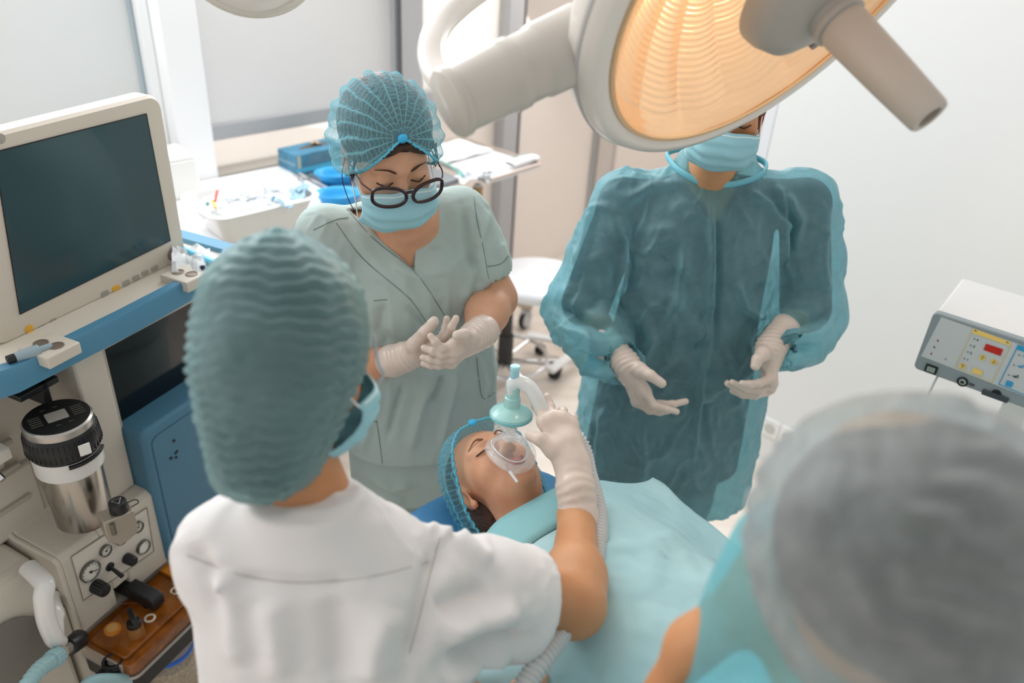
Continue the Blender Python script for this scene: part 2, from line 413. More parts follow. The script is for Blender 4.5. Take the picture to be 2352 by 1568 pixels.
# white partition wall on the right; its far end stands free of the window wall
eR = V3(.711, -.703, 0); nR = V3(-.703, -.711, 0)
R0 = G(1775, 300, 1.4); R0 = V3(R0[0], R0[1], 0)
Rs = V3(1.13, 2.60, 0) - V3(.703, .711, 0) * .02
lam = ray(1775, 300)[:2]; A_ = np.array([[lam[0], -eR[0]], [lam[1], -eR[1]]]); sol = np.linalg.solve(A_, Rs[:2]); R0 = V3(lam[0] * sol[0], lam[1] * sol[0], 0)
RA = np.array([eR, nR, V3(0, 0, 1)])
def rp(t, n, z): return R0 + eR * t + nR * n + V3(0, 0, z)
struct(MB().box(rp(1.9, -.06, ZT / 2), (3.8, .12, ZT), RA), 'wall_right', M_wall)
struct(MB().box(rp(-.022, -.05, ZT / 2), (.04, .1, ZT), RA), 'trim_2', mat('edge_trim', '#e9eaee', .5), bevel=.002)
# wall sockets
def hit_right(px, py, n=0.0):
    v = ray(px, py); o = R0 + nR * n; t = ((o - CC) @ nR) / (v @ nR); return CC + v * t
s1 = hit_right(1813, 1003); s0 = hit_right(1778, 986)
st = (s1 - R0) @ eR; sz = s1[2]; pit = .082
for k in range(2):
    c = rp(st - k * pit, 0, sz)
    r = thing('wall_socket', c, ['white wall socket at the outer end of the row, beside the grey cap', 'white wall socket half hidden behind the blue gown'][k], 'socket', 'wall sockets low on the white wall')
    fr = MB().prism(c, eR, V3(0, 0, 1), nR, rrect(.080, .080, .006), .012); fr.build('frame', mat('socket_white', '#f4f4f2', .3), r, bevel=.002)
    b = MB(); b.rev(c + nR * .0125, nR, [(.0215, .003), (.020, .0035), (.0185, 0.001), (.018, -.010), (0, -.010)], 28); b.build('well', mat('socket_well', '#cfcecb', .4), r)
    b = MB()
    for q in (-1, 1): b.cyl(c + eR * .0095 * q + nR * .0025, c + eR * .0095 * q + nR * .0037, .0025, seg=10)
    b.build('pin_hole', M_black, r)
    for q in (-1, 1): MB().box(c + V3(0, 0, .0165 * q) + nR * .006, (.005, .012, .0035), RA).build('earth_clip', mat('brass', '#c9a95a', .3, metal=1), r)
struct(MB().prism(rp(st + .052, 0, sz), eR, V3(0, 0, 1), nR, rrect(.022, .088, .004), .016), 'trim_3', mat('trunk_cap', '#c7c6c4', .4), bevel=.002)

# ================================================================== table under the window with its load
M_tabletop = mat('table_white', '#f2f2f4', .3, coat=.1)
tz = .97
def tp(px, py, h=tz): return G(px, py, h)
# trolley table along the wall, worktop frame in wall coordinates
tb = thing('side_table', wp(-1.35, .25, 0), 'long white side table under the window blind carrying trays and boxes', 'table')
wbox(MB(), -2.6, -1.605, .055, .62, tz - .03, tz).build('table_top', M_tabletop, tb, bevel=.004)
for t in (-2.5, -1.65):
    for n in (.12, .58): wbox(MB(), t - .02, t + .02, n - .02, n + .02, 0, tz - .03).build('leg', M_chrome, tb, bevel=.003)
tb2 = thing('steel_table', wp(-.9, .25, 0), 'steel instrument table beside the white bin, carrying the blue glove box', 'table')
wbox(MB(), -1.60, -1.09, .03, .58, tz - .028, tz - .004).build('table_top', mat('steel_dull', '#8f979e', .35, metal=.7), tb2, bevel=.004)
b = wbox(wbox(MB(), -1.60, -1.59, .03, .58, tz - .004, tz + .012), -1.60, -1.09, .03, .04, tz - .004, tz + .012); b.build('raised_edge', M_chrome, tb2, bevel=.002)
for t in (-1.57, -1.12):
    for n in (.07, .55): wbox(MB(), t - .015, t + .015, n - .015, n + .015, 0, tz - .028).build('leg', M_chrome, tb2, bevel=.003)
# white waste bin (tapered tray)
def tray(name, lab, cat, corners_top, h, taper, m, rim=.012, group=None):
    c = np.array(corners_top).mean(0); ex = unit(corners_top[1] - corners_top[0]); ey = V3(-ex[1], ex[0], 0)
    w = np.linalg.norm(corners_top[1] - corners_top[0]); d = abs((corners_top[3] - corners_top[0]) @ ey)
    o = V3(c[0], c[1], c[2]); n = 7; th = .004
    def ring(w_, d_, z, r): return [o + ex * a + ey * b_ + V3(0, 0, z) for a, b_ in rrect(w_, d_, r, n)]
    rings = [ring(w - 2 * taper, d - 2 * taper, -h, .03), ring(w - 2 * taper + .012, d - 2 * taper + .012, -h + .012, .035), ring(w - .01, d - .01, -.008, .045), ring(w + rim * 2, d + rim * 2, -.006, .055), ring(w + rim * 2, d + rim * 2, 0, .055), ring(w - .012, d - .012, .001, .042), ring(w - 2 * taper, d - 2 * taper, -h + .012, .03)]
    N = len(rings[0]); vs = [p for r in rings for p in r]; fs = [tuple(range(N))[::-1]]
    for i in range(len(rings) - 1): fs += [(i * N + j, i * N + (j + 1) % N, (i + 1) * N + (j + 1) % N, (i + 1) * N + j) for j in range(N)]
    fs.append(tuple(range((len(rings) - 1) * N, len(rings) * N)))
    ob = MB().add(vs, fs).build(name, m, smooth=50); tag(ob, lab, cat, group); return ob, o, ex, ey, w, d
bz = tz + .11
cs = [G(492, 505, bz), G(730, 450, bz), G(645, 402, bz), G(425, 445, bz)]
bn, bo, bex, bey, bw, bd = tray('waste_bin', 'open white plastic bin full of used clear wrappers under the blind', 'bin', cs, .108, .045, mat('bin_white', '#f5f4f1', .35, sss=0, coat=.2))
# crumpled wrappers inside: uncountable
rng = np.random.default_rng(4); b = MB()
def crumple(b, c, s, rng, nu=9, nv=9):
    t = rng.uniform(0, 6.28); ex = V3(math.cos(t), math.sin(t), rng.normal() * .15); ey = V3(-math.sin(t), math.cos(t), rng.normal() * .15)
    g = [[c + ex * (i / (nu - 1) - .5) * s * 1.5 + ey * (j / (nv - 1) - .5) * s + V3(0, 0, 1) * (rng.normal() * s * .07 + s * .22 * math.sin(3.1 * i / nu) * math.cos(j)) for j in range(nv)] for i in range(nu)]
    b.grid(g)
for k in range(46):
    x = rng.uniform(-.14, .14); y = rng.uniform(-.09, .09); crumple(b, bo + bex * x + bey * y + V3(0, 0, -.045 + rng.uniform(0, .035)), rng.uniform(.045, .07), rng)
wr = b.build('clear_wrapper', mat('clear_film', '#f4f7fa', .18, alpha=.72, bump=.4, bscale=90, bdist=.003), smooth=30); tag(wr, 'heap of crumpled clear wrappers filling the white bin', 'wrappers', kind='stuff')
def stick(name, lab, cat, p0, p1, r, col, group=None):
    o = MB().cyl(p0, p1, r, seg=10).build(name, mat('stick_' + col, col, .4)); return tag(o, lab, cat, group)
c0 = bo + V3(0, 0, .012)
stick('needle_sheath', 'red needle cap standing in the white bin', 'cap', G(494, 462, bz + .01), G(499, 438, bz + .03), .004, '#d8452c')
stick('needle_sheath', 'yellow needle cap lying in the white bin', 'cap', G(494, 478, bz + .005), G(488, 460, bz + .01), .004, '#e0b63c')
stick('needle_sheath', 'small teal stopper in the white bin', 'cap', G(474, 471, bz + .005), G(478, 466, bz + .01), .006, '#6ba3a0')
stick('syringe_plunger', 'blue plunger end at the far side of the white bin', 'plunger', G(624, 462, bz + .005), G(630, 450, bz + .02), .006, '#8fb9cf')
for i, (x, y) in enumerate(((684, 445), (655, 468), (690, 432))):
    p = G(x, y, bz + .008); MBb = MB(); crumple(MBb, p, .05, np.random.default_rng(i + 20), 6, 6)
    tag(MBb.build('wrapper_scrap', mat('blue_film', '#9fc0d2', .3, alpha=.8), solid=.0008), ['grey-blue wrapper scrap near the right end of the bin', 'pale blue wrapper scrap at the front rim of the bin', 'blue wrapper scrap in the rear corner of the bin'][i], 'wrapper', 'blue wrapper scraps')
# white box left
pA = wp(-1.94, .09, tz)
wb = thing('storage_box', wp(-2.0, .2, tz), 'plain white box with chamfered lid between the monitor and the white bin', 'box')
wbox(MB(), -2.35, -2.0, .06, .2, tz, 1.11).build('box_body', mat('box_white', '#ecebe7', .5), wb, bevel=.008, bseg=3)
b = MB(); vs = []
for z, e in ((1.11, 0), (1.13, .012)):
    vs += [wp(-2.35 + e, .06 + e * .3, z), wp(-2.0 - e, .06 + e * .3, z), wp(-2.0 - e, .2 - e, z), wp(-2.35 + e, .2 - e, z)]
b.add(vs, [(0, 3, 2, 1), (4, 5, 6, 7), (0, 1, 5, 4), (1, 2, 6, 5), (2, 3, 7, 6), (3, 0, 4, 7)]); b.build('box_lid', mat('box_white', '#ecebe7'), wb, bevel=.005, bseg=3)
# glove box, blue
gA = V3(*(G(683, 400, tz))); ge = unit(V3(*(G(800, 372, tz))) - gA); gn = V3(-ge[1], ge[0], 0)
gb = thing('glove_box', gA + ge * .12 + gn * .06, 'blue cardboard glove box with a slot in its lid on the steel table', 'box')
MB().box(gA + ge * .12 + gn * .062 + V3(0, 0, .037), (.245, .125, .074), np.array([ge, gn, V3(0, 0, 1)])).build('carton', mat('carton_blue', '#4f8fae', .5, var=.25, vscale=30), gb, bevel=.002)
AG = np.array([ge, gn, V3(0, 0, 1)])
MB().box(gA + ge * .12 + gn * (-.0012) + V3(0, 0, .010), (.243, .001, .020), AG).build('stripe', mat('stripe_cyan', '#57bfe6', .5), gb)
b = MB()
for k in range(5): b.box(gA + ge * .13 + gn * (-.0012) + V3(0, 0, .030 + k * .008), (.17 - k * .008, .001, .0022), AG)
b.box(gA + ge * -.0032 + gn * .06 + V3(0, 0, .034), (.001, .11, .008), AG); b.build('print_lines', mat('print_grey', '#8aa7b5', .5), gb)
MB().box(gA + ge * .012 + gn * (-.0012) + V3(0, 0, .045), (.016, .001, .05), AG).build('side_label', mat('label_cream', '#b9c4b4', .5), gb)
MB().rev(gA + ge * .13 + gn * .068 + V3(0, 0, .0735), (0, 0, 1), [(.024, 0), (.024, .0012), (0, .0012)], 24, ge, 3, .62).build('slot', mat('slot_brown', '#6b4f33', .8), gb)
b = MB(); crumple(b, gA + ge * .15 + gn * .07 + V3(0, 0, .078), .035, np.random.default_rng(3), 6, 6); b.build('glove_edge', mat('glove_peach', '#d3b391', .6), gb, solid=.001)
# tissue behind
b = MB(); crumple(b, G(770, 318, tz + .07), .07, np.random.default_rng(31), 8, 8); tag(b.build('paper_tissue', mat('paper', '#f3f3f1', .8), solid=.001), 'white crumpled tissue behind the blue glove box', 'tissue')
# blue kidney basins
M_basin = mat('basin_blue', '#45b9ee', .3, transl=.25)
for i, (px, py) in enumerate(((775, 402), (778, 450))):
    c = G(px, py, tz + .03); b = MB(); sx = 1.35
    pr = [(.035, -.028), (.043, -.026), (.056, .0), (.062, .012), (.066, .013), (.0655, .015), (.058, .0135), (.050, -.003), (.040, -.022), (0, -.024)]
    b.rev(c, (0, 0, 1), pr, 40, V3(.9, .35, 0), sx, 1.0); o = b.build('basin', M_basin, smooth=60)
    tag(o, ['light blue oval basin beside the glove box, mostly behind the nurse cap', 'light blue oval basin nearer the white bin, behind the nurse shoulder'][i], 'basin', 'blue basins on the steel table')
# scissors on the table
p = G(697, 412, tz + .004); b = MB()
for q in (-1, 1):
    cc = p + ge * .012 * q; b.tube([cc + ge * .012 * math.cos(a) + gn * .009 * math.sin(a) for a in np.linspace(0, 2 * PI, 15)[:-1]], .0026, 8, closed=True)
    b.cyl(cc + gn * .01, p + gn * .075 - ge * .006 * q, .0032, .0014, 8)
tag(b.build('scissors', M_chrome), 'small chrome scissors lying beside the white bin', 'scissors')
# ------------------------------------------------------------------ overbed tray table on the right
c1, c2, c3 = G(1087, 310, .95), G(1243, 378, .95), G(1092, 425, .95)
ux = unit(c2 - c3); uy = unit(c1 - c2); uy = unit(uy - ux * (uy @ ux)); UT = np.array([ux, uy, V3(0, 0, 1)])
Lx = .34; Ly = np.linalg.norm(c1 - c2)
ov = thing('instrument_table', G(1125, 480, 0), 'wheeled steel tray table with a raised edge behind the nurse shoulder', 'table')
cm = c2 - ux * Lx / 2 + uy * Ly / 2
MB().box(cm - V3(0, 0, .008), (Lx, Ly, .010), UT).build('tray_top', mat('tray_white', '#ececee', .3, metal=.1), ov, bevel=.003)
b = MB(); rim = [cm + ux * a + uy * c_ + V3(0, 0, .004) for a, c_ in rrect(Lx, Ly, .02, 4)]; b.tube(rim, .0065, 8, closed=True); b.build('edge_rail', mat('rail_beige', '#c3b3a8', .35, metal=.6), ov)
pb = G(1122, 432, .94) + uy * .06; MB().cyl(V3(pb[0], pb[1], .05), V3(pb[0], pb[1], .94), .015).build('post', M_chrome, ov)
MB().cyl(V3(pb[0], pb[1], .86), V3(pb[0], pb[1], .93), .021).build('collar', mat('collar_gold', '#a98a63', .4, metal=.7), ov)
MB().box(V3(pb[0], pb[1], .05) + uy * .10, (.20, .05, .03), UT).box(V3(pb[0], pb[1], .05) + uy * .09, (.05, .24, .03), UT).build('base', M_chrome, ov, bevel=.005)
# things on it
pc = G(1200, 376, .955); b = MB()
sec = [];
for i in range(13):
    t = i / 12; s = math.sin(PI * min(max(t, .04), .96)) ** .35
    sec.append([pc + ux * (t - .5) * .17 + uy * math.cos(a) * .030 * (.9 if 0 < i < 12 else 1.0) + V3(0, 0, .016 + math.sin(a) * .015 * s) for a in np.linspace(0, 2 * PI, 15)])
b.grid(sec); o = b.build('gauze_roll', mat('gauze_white', '#f2f3f3', .8, bump=.3, bscale=80)); tag(o, 'white wrapped gauze roll at the right corner of the tray table', 'gauze roll')
b = MB()
for k in range(7): b.box(pc + ux * (-.06 + k * .019) + uy * .016 + V3(0, 0, .0305), (.010, .008, .001), UT)
o2 = b.build('print_marks', mat('print_teal', '#7fb9c6', .5), o)
b = MB(); ps = G(1040, 345, .957); b.grid([[ps + ux * (i / 8 - .5) * .30 + uy * (j / 8 - .5) * .22 + V3(0, 0, .003 * math.sin(i * 1.7 + j)) for j in range(9)] for i in range(9)])
tag(b.build('paper_sheet', mat('paper', '#f3f3f1', .8), solid=.0012), 'white paper sheet spread on the tray table next to the cap', 'paper')
b = MB(); rng = np.random.default_rng(8)
for k in range(8): crumple(b, G(1080 + rng.uniform(-30, 30), 396 + rng.uniform(-12, 12), .975), .07, rng, 8, 8)
tag(b.build('clear_packaging', mat('clear_film', '#f4f7fa')), 'crumpled clear packaging on the tray table beside the nurse glasses', 'packaging', kind='stuff')
b = MB(); b.tube(catmull([G(1012, 368, .975), G(1030, 378, .978), G(1045, 388, .975), G(1058, 398, .97)], 5), .004, 8); b.build('tmp', M_white)
o = bpy.data.objects['tmp']; o.name = 'airway_tube'; o.data.materials[0] = mat('tube_mint', '#8fd9cf', .3, transl=.2); tag(o, 'mint green tube lying in clear packaging on the tray table', 'tube')
MB().cyl(G(1055, 397, .972), G(1062, 404, .972), .009, seg=14).build('connector', mat('tube_mint', '#8fd9cf'), o)

# ------------------------------------------------------------------ stool, its white seat, and a wheeled stand behind
def caster(b, p, r=.026, yaw=0.0, w=.022):
    d = V3(math.cos(yaw), math.sin(yaw), 0); s = V3(-d[1], d[0], 0)
    for q in (-1, 1): b.rev(p + V3(0, 0, r) + s * (w * .55 * q) - s * w * .45, s, [(r * .6, 0), (r, .004), (r, w * .9 - .004), (r * .6, w * .9)], 20)
    b.box(p + V3(0, 0, r * 1.5), (r * 1.4, w * 1.6, r * .9), np.array([d, s, V3(0, 0, 1)])); b.cyl(p + V3(0, 0, r * 1.8), p + V3(0, 0, r * 2.6), .006, seg=8)
sc_ = G(1163, 850, .07); sc_ = V3(sc_[0] - .01, sc_[1] + .02, 0)
stl = thing('wheeled_stool', sc_, 'chrome five-leg stool with foot ring, black column and white padded seat', 'stool')
b = MB(); b.cyl(sc_ + V3(0, 0, .085), sc_ + V3(0, 0, .25), .036, .034, 28, .004); b.cyl(sc_ + V3(0, 0, .25), sc_ + V3(0, 0, .37), .027, .025, 28, .003); b.build('gas_column', mat('column_black', '#3a3736', .45), stl)
MB().cyl(sc_ + V3(0, 0, .36), sc_ + V3(0, 0, .47), .013).build('piston', M_chrome, stl)
tips = []
for k in range(5):
    a = math.radians(-52 + 72 * k); d = V3(math.cos(a), math.sin(a), 0); s = V3(-d[1], d[0], 0)
    b = MB(); e0 = sc_ + d * .03 + V3(0, 0, .10); e1 = sc_ + d * .27 + V3(0, 0, .072)
    x, y, z = unit(e1 - e0), s, np.cross(unit(e1 - e0), s)
    b.prism(e0, y, z, x, rrect(.028, .022, .006, 3), np.linalg.norm(e1 - e0)); b.build('leg', M_chrome, stl)
    b = MB(); caster(b, sc_ + d * .265, .027, a + .8); b.build('caster', M_rubber, stl)
b = MB(); b.tube([sc_ + V3(.195 * math.cos(t), .195 * math.sin(t), .135) for t in np.linspace(0, 2 * PI, 65)[:-1]], .010, 12, closed=True)
for k in range(5):
    a = math.radians(-16 + 72 * k); b.cyl(sc_ + V3(math.cos(a) * .034, math.sin(a) * .034, .125), sc_ + V3(math.cos(a) * .195, math.sin(a) * .195, .135), .006, seg=8)
b.build('foot_ring', M_chrome, stl)
seat_c = sc_ + V3(.125, .05, .50); S = Sdf(.02); S.loft([(-.035, 0, 0, .18, .17), (-.02, 0, 0, .212, .20), (.015, 0, 0, .216, .205), (.035, 0, 0, .19, .185)], o=seat_c, pw=2.2)
S.build('seat', .012, mat('seat_white', '#f0f1f4', .55, bump=.2, bscale=15, bdist=.01), stl, relax=3, noise=[lambda v, N: .006 * noise3(v, 14, 2)])
# wheeled stand behind
wc = G(1300, 700, 0); ws = thing('wheeled_stand', G(1262, 770, 0), 'low white wheeled base behind the stool, with grey and black casters', 'stand')
def bar(b, p0, p1, w, h):
    x = unit(p1 - p0); s = unit(np.cross(V3(0, 0, 1), x)); b.prism(p0, s, np.cross(x, s), x, rrect(w, h, .006, 3), np.linalg.norm(p1 - p0))
hub = G(1345, 790, .09)
for (q, rr) in (((1262, 852), .026), ((1212, 770), .024), ((1266, 728), .026)):
    e = G(*q, .085); b = MB(); bar(b, hub, e, .045, .02); b.build('base_arm', mat('white_steel', '#f0f0f0', .3), ws, bevel=.002)
for (q, r_, m) in (((1273, 868), .028, M_rubber), ((1240, 812), .024, M_rubber), ((1268, 742), .027, M_rubber)):
    b = MB(); e = G(*q, 0.0); caster(b, V3(e[0], e[1], 0), r_, .9); b.build('caster', m, ws)
ca = thing('trolley_caster', G(1205, 752, 0), 'large grey trolley caster on a beige arm behind the stool column', 'caster')
b = MB(); p = G(1205, 752, 0.0); d = V3(.5, .86, 0); b.cyl(p + V3(0, 0, .05) - V3(.86, -.5, 0) * .012, p + V3(0, 0, .05) + V3(.86, -.5, 0) * .012, .05, seg=28, bev=.004); b.build('wheel', M_rubber, ca)
b = MB(); b.cyl(p + V3(0, 0, .053) - V3(.86, -.5, 0) * .02, p + V3(0, 0, .053) + V3(.86, -.5, 0) * .02, .042, seg=28, bev=.004); b.box(p + V3(.0, .0, .09), (.05, .045, .03)); b.build('fork', mat('caster_grey', '#c9c8c8', .3), ca)
b = MB(); bar(b, G(1175, 692, .13), G(1222, 705, .13), .03, .03); b.build('arm', mat('beige_metal', '#cdbfb0', .35, metal=.4), ca)
MB().cyl(p + V3(0, 0, .1), p + V3(.01, .0, .15), .01).build('stem', M_chrome, ca)
# ================================================================== anaesthesia workstation on the left
A0 = V3(-.96, 1.217, 0); eM = V3(.393, .9195, 0); nM = V3(.9195, -.393, 0); AM = np.array([eM, nM, V3(0, 0, 1)]); ZU = V3(0, 0, 1)
def mp(a, b, z): return A0 + eM * a + nM * b + V3(0, 0, z)
def mbox(m, a0, a1, b0, b1, z0, z1): return m.box(mp((a0 + a1) / 2, (b0 + b1) / 2, (z0 + z1) / 2), (a1 - a0, b1 - b0, z1 - z0), AM)
M_beige = mat('housing_beige', '#cfc8bb', .45, bump=.05, bscale=600)
M_beige2 = mat('housing_beige_dark', '#b7b0a3', .5)
M_blue = mat('trim_blue', '#4f88a6', .38, coat=.1)
M_lightblue = mat('door_blue', '#4c7b95', .42)
am = thing('anesthesia_machine', mp(.3, -.2, 0), 'beige and blue anaesthesia machine under the large monitor', 'anaesthesia machine')
# base and lower body
b = MB(); mbox(b, 0.0, .62, -.5, -.02, .10, .44); mbox(b, -.34, .0, -.5, -.06, .10, .40); b.build('base_cabinet', M_beige2, am, bevel=.02, bseg=3)
mbox(MB(), -.36, .66, -.55, .10, .03, .10).build('foot_frame', mat('base_grey', '#7d7a74', .5), am, bevel=.02, bseg=3)
# control housing: horizontal top, vertical face, notch for the lever
b = MB(); b.prism(mp(0, 0, 0), nM, ZU, eM, [(0, .462), (0, .690), (-.012, .702), (-.135, .708), (-.15, .72), (-.16, .84), (-.5, .84), (-.5, .462)], .012)
b.prism(mp(.012, 0, 0), nM, ZU, eM, [(0, .462), (0, .690), (-.012, .702), (-.135, .708), (-.15, .72), (-.16, .84), (-.5, .84), (-.5, .462)], .098)
b.prism(mp(.11, 0, 0), nM, ZU, eM, [(0, .510), (0, .690), (-.012, .702), (-.135, .708), (-.15, .72), (-.16, .84), (-.5, .84), (-.5, .510)], .045)
b.prism(mp(.155, 0, 0), nM, ZU, eM, [(0, .462), (0, .690), (-.012, .702), (-.135, .708), (-.15, .72), (-.16, .84), (-.5, .84), (-.5, .462)], .155)
b.build('control_housing', M_beige, am, bevel=.004)
# side body with the grab handle
b = MB(); b.prism(mp(-.36, -.04, 0), nM, ZU, eM, [(0, .10), (0, .56), (-.008, .66), (-.03, .69), (-.10, .70), (-.42, .70), (-.42, .10)], .353); b.build('side_cover', M_beige, am, bevel=.014, bseg=3)
o_ = mp(-.135, -.038, .50); MB().rev(o_, nM, [(.105, 0), (.105, .003), (.1, .004), (0, .004)], 40, ZU, 1.1, .9).build('dark_recess', mat('recess_grey', '#7f7c75', .6), am)
hp = catmull([mp(-.035, -.04, .700), mp(-.052, .030, .703), mp(-.070, .045, .685), mp(-.080, .048, .63), mp(-.078, .048, .57), mp(-.070, .042, .545)], 6)
hd = MB().tube(hp, .020, 16, flat=.8).build('handle', mat('handle_white', '#e4e3df', .25, coat=.4), am, smooth=60)
MB().tube(catmull([mp(-.072, .040, .556), mp(-.045, .01, .578), mp(-.02, -.035, .59)], 5), [.018] * 5 + [.022] * 5 + [.026], 16).build('handle_mount', MATS['handle_white'], hd, smooth=60)
mbox(MB(), -.045, -.002, -.05, -.012, .462, .56).build('side_block', M_beige, am, bevel=.006)
# rear column with ledges
b = MB(); mbox(b, -.05, .19, -.5, -.16, .84, 1.12); mbox(b, -.36, .10, -.5, -.145, .70, .86); mbox(b, -.36, .05, -.5, -.150, .86, .93); b.build('rear_column', M_beige, am, bevel=.008)
b = MB()
for z in (.775, .865, .93): mbox(b, -.36, .07, -.15, -.138, z, z + .012)
b.build('ledge', M_beige2, am, bevel=.002)
mbox(MB(), -.36, .0, -.14, -.12, .955, .972).build('rail', mat('rail_steel', '#b5b1a9', .3, metal=.8), am, bevel=.002)
b = MB(); b.prism(mp(-.10, -.12, .93), nM, ZU, eM, [(0, 0), (.05, 0), (.05, .02), (.02, .05), (.02, .09), (0, .09)], .085); mbox(b, -.04, .02, -.12, -.06, .955, .985); b.build('rail_clamp', mat('clamp_white', '#dcd7cc', .4), am, bevel=.004)
MB().cyl(mp(-.03, -.06, .965), mp(-.03, -.03, .945), .007, seg=12).build('clamp_screw', M_chrome, am)
mbox(mbox(MB(), .06, .15, -.15, -.05, 1.07, 1.085), .11, .125, -.12, -.05, 1.03, 1.085).build('vaporizer_bracket', M_black, am, bevel=.003)
# pillar, dark lower display, blue door
b = MB(); mbox(b, .185, .262, -.4, -.045, .705, 1.13); mbox(b, .185, .7, -.4, -.05, 1.085, 1.125); mbox(b, .25, .7, -.4, -.09, .44, 1.10); b.build('pillar', M_beige, am, bevel=.006)
mbox(MB(), .262, .275, -.4, -.058, .73, 1.09).build('pillar_step', M_beige2, am, bevel=.002)
mbox(MB(), .278, .69, -.088, -.07, .86, 1.078).build('dark_display', mat('display_navy', '#030812', .12, coat=.4), am, bevel=.002)
dr = MB().prism(mp(.455, -.085, .665), eM, ZU, nM, rrect(.385, .42, .025), .095).build('door', M_lightblue, am, bevel=.014, bseg=4)
b = MB(); pts = [mp(.455 + x, .0105, .665 + y) for x, y in rrect(.335, .365, .02)]; b.tube(pts, .0012, 6, closed=True); b.build('door_seam', mat('seam_dark_blue', '#2f5c78', .6), dr)
for (px, py, r_) in ((400, 1012, .004), (393, 1052, .004), (404, 1040, .0035), (405, 1050, .0035), (407, 1036, .003)):
    v = ray(px, py); t = ((mp(0, .011, 0) - CC) @ nM) / (v @ nM); MB().cyl(CC + v * t - nM * .002, CC + v * t + nM * .001, r_, seg=12).build('hole', mat('hole_dark', '#10181e', .5), dr)
# worktop with blue rim
wt = MB(); out = [(.035, 0), (.30, .008), (.66, -.002), (.70, -.03), (.70, -.50), (-.10, -.50), (-.10, -.08), (-.02, -.02)]
inn = [(.062, -.022), (.30, -.018), (.62, -.024), (.655, -.05), (.655, -.46), (-.06, -.46), (-.06, -.10), (0.005, -.045)]
n_ = len(out); zt, zb = 1.183, 1.128
vs = [mp(a, q, zb) for a, q in out] + [mp(a, q, zt - .006) for a, q in out] + [mp(a * .985 + .005, q * .985 - .003, zt) for a, q in out] + [mp(a, q, zt) for a, q in inn] + [mp(a, q, zt - .03) for a, q in inn]
fs = [tuple(range(n_))]
for L in range(4): fs += [(L * n_ + i, L * n_ + (i + 1) % n_, (L + 1) * n_ + (i + 1) % n_, (L + 1) * n_ + i)[::-1] for i in range(n_)]
wt.add(vs, fs).build('worktop_rim', M_blue, am, smooth=30)
MB().prism(mp(0, 0, zt - .020), eM, nM, ZU, inn, .006).build('worktop', mat('worktop_beige', '#e0d9cc', .4), am)
# holder block with two holes at each end of the worktop
for (px, pys, ww) in (((425), 628, 1), ((112), 792, 0)):
    c = G(px, pys, 1.186); hb = MB(); hb.box(c - ZU * .012, (.075, .085, .026), AM); o = hb.build('tube_holder', M_beige, am, bevel=.003)
    b = MB()
    for q in (-1, 1): cc = c + eM * (.004 * q) + nM * (.017 * q) + ZU * .0012; b.rev(cc, ZU, [(.0145, 0), (.0145, .001), (.0125, .0015), (.012, 0), (0, -.0005)], 20)
    b.build('holder_hole', mat('hole_brown', '#86786a', .5, metal=.4), o)
# bag, tube and bits in the recess next to the monitor
b = MB(); crumple(b, G(440, 602, 1.19), .085, np.random.default_rng(5), 10, 10)
tag(b.build('ampoule_bag', mat('clear_film', '#f4f7fa'), smooth=30), 'crumpled clear plastic bag beside the monitor knob', 'bag')
b = MB(); b.tube([G(405, 566, 1.19), G(440, 581, 1.19), G(500, 608, 1.19)], .009, 12); tag(b.build('blue_tube', mat('tube_blue', '#6fd0f2', .3)), 'light blue tube along the worktop edge behind the monitor knob', 'tube')
b = MB(); b.ell(G(466, 614, 1.192), (.006, .006, .006)); b.cyl(G(466, 614, 1.186), G(458, 618, 1.186), .007, seg=12); tag(b.build('vial', mat('vial_navy', '#1c2740', .2)), 'tiny dark-capped vial at the end of the worktop', 'vial')
c = G(75, 808, 1.19); b = MB(); b.cyl(c - eM * .03 - nM * .01, c + eM * .012 + nM * .004, .010, .012, 16, .002); b.cyl(c + eM * .012 + nM * .004, c + eM * .034 + nM * .01, .007, .006, 14)
cn = b.build('cable_connector', mat('clear_blue_grey', '#9fb6bf', .15, alpha=.85)); tag(cn, 'clear grey connector lying at the near end of the worktop', 'connector')
MB().cyl(c - eM * .044 - nM * .014, c - eM * .03 - nM * .01, .009, seg=14, bev=.001).build('sleeve', M_rubber, cn)
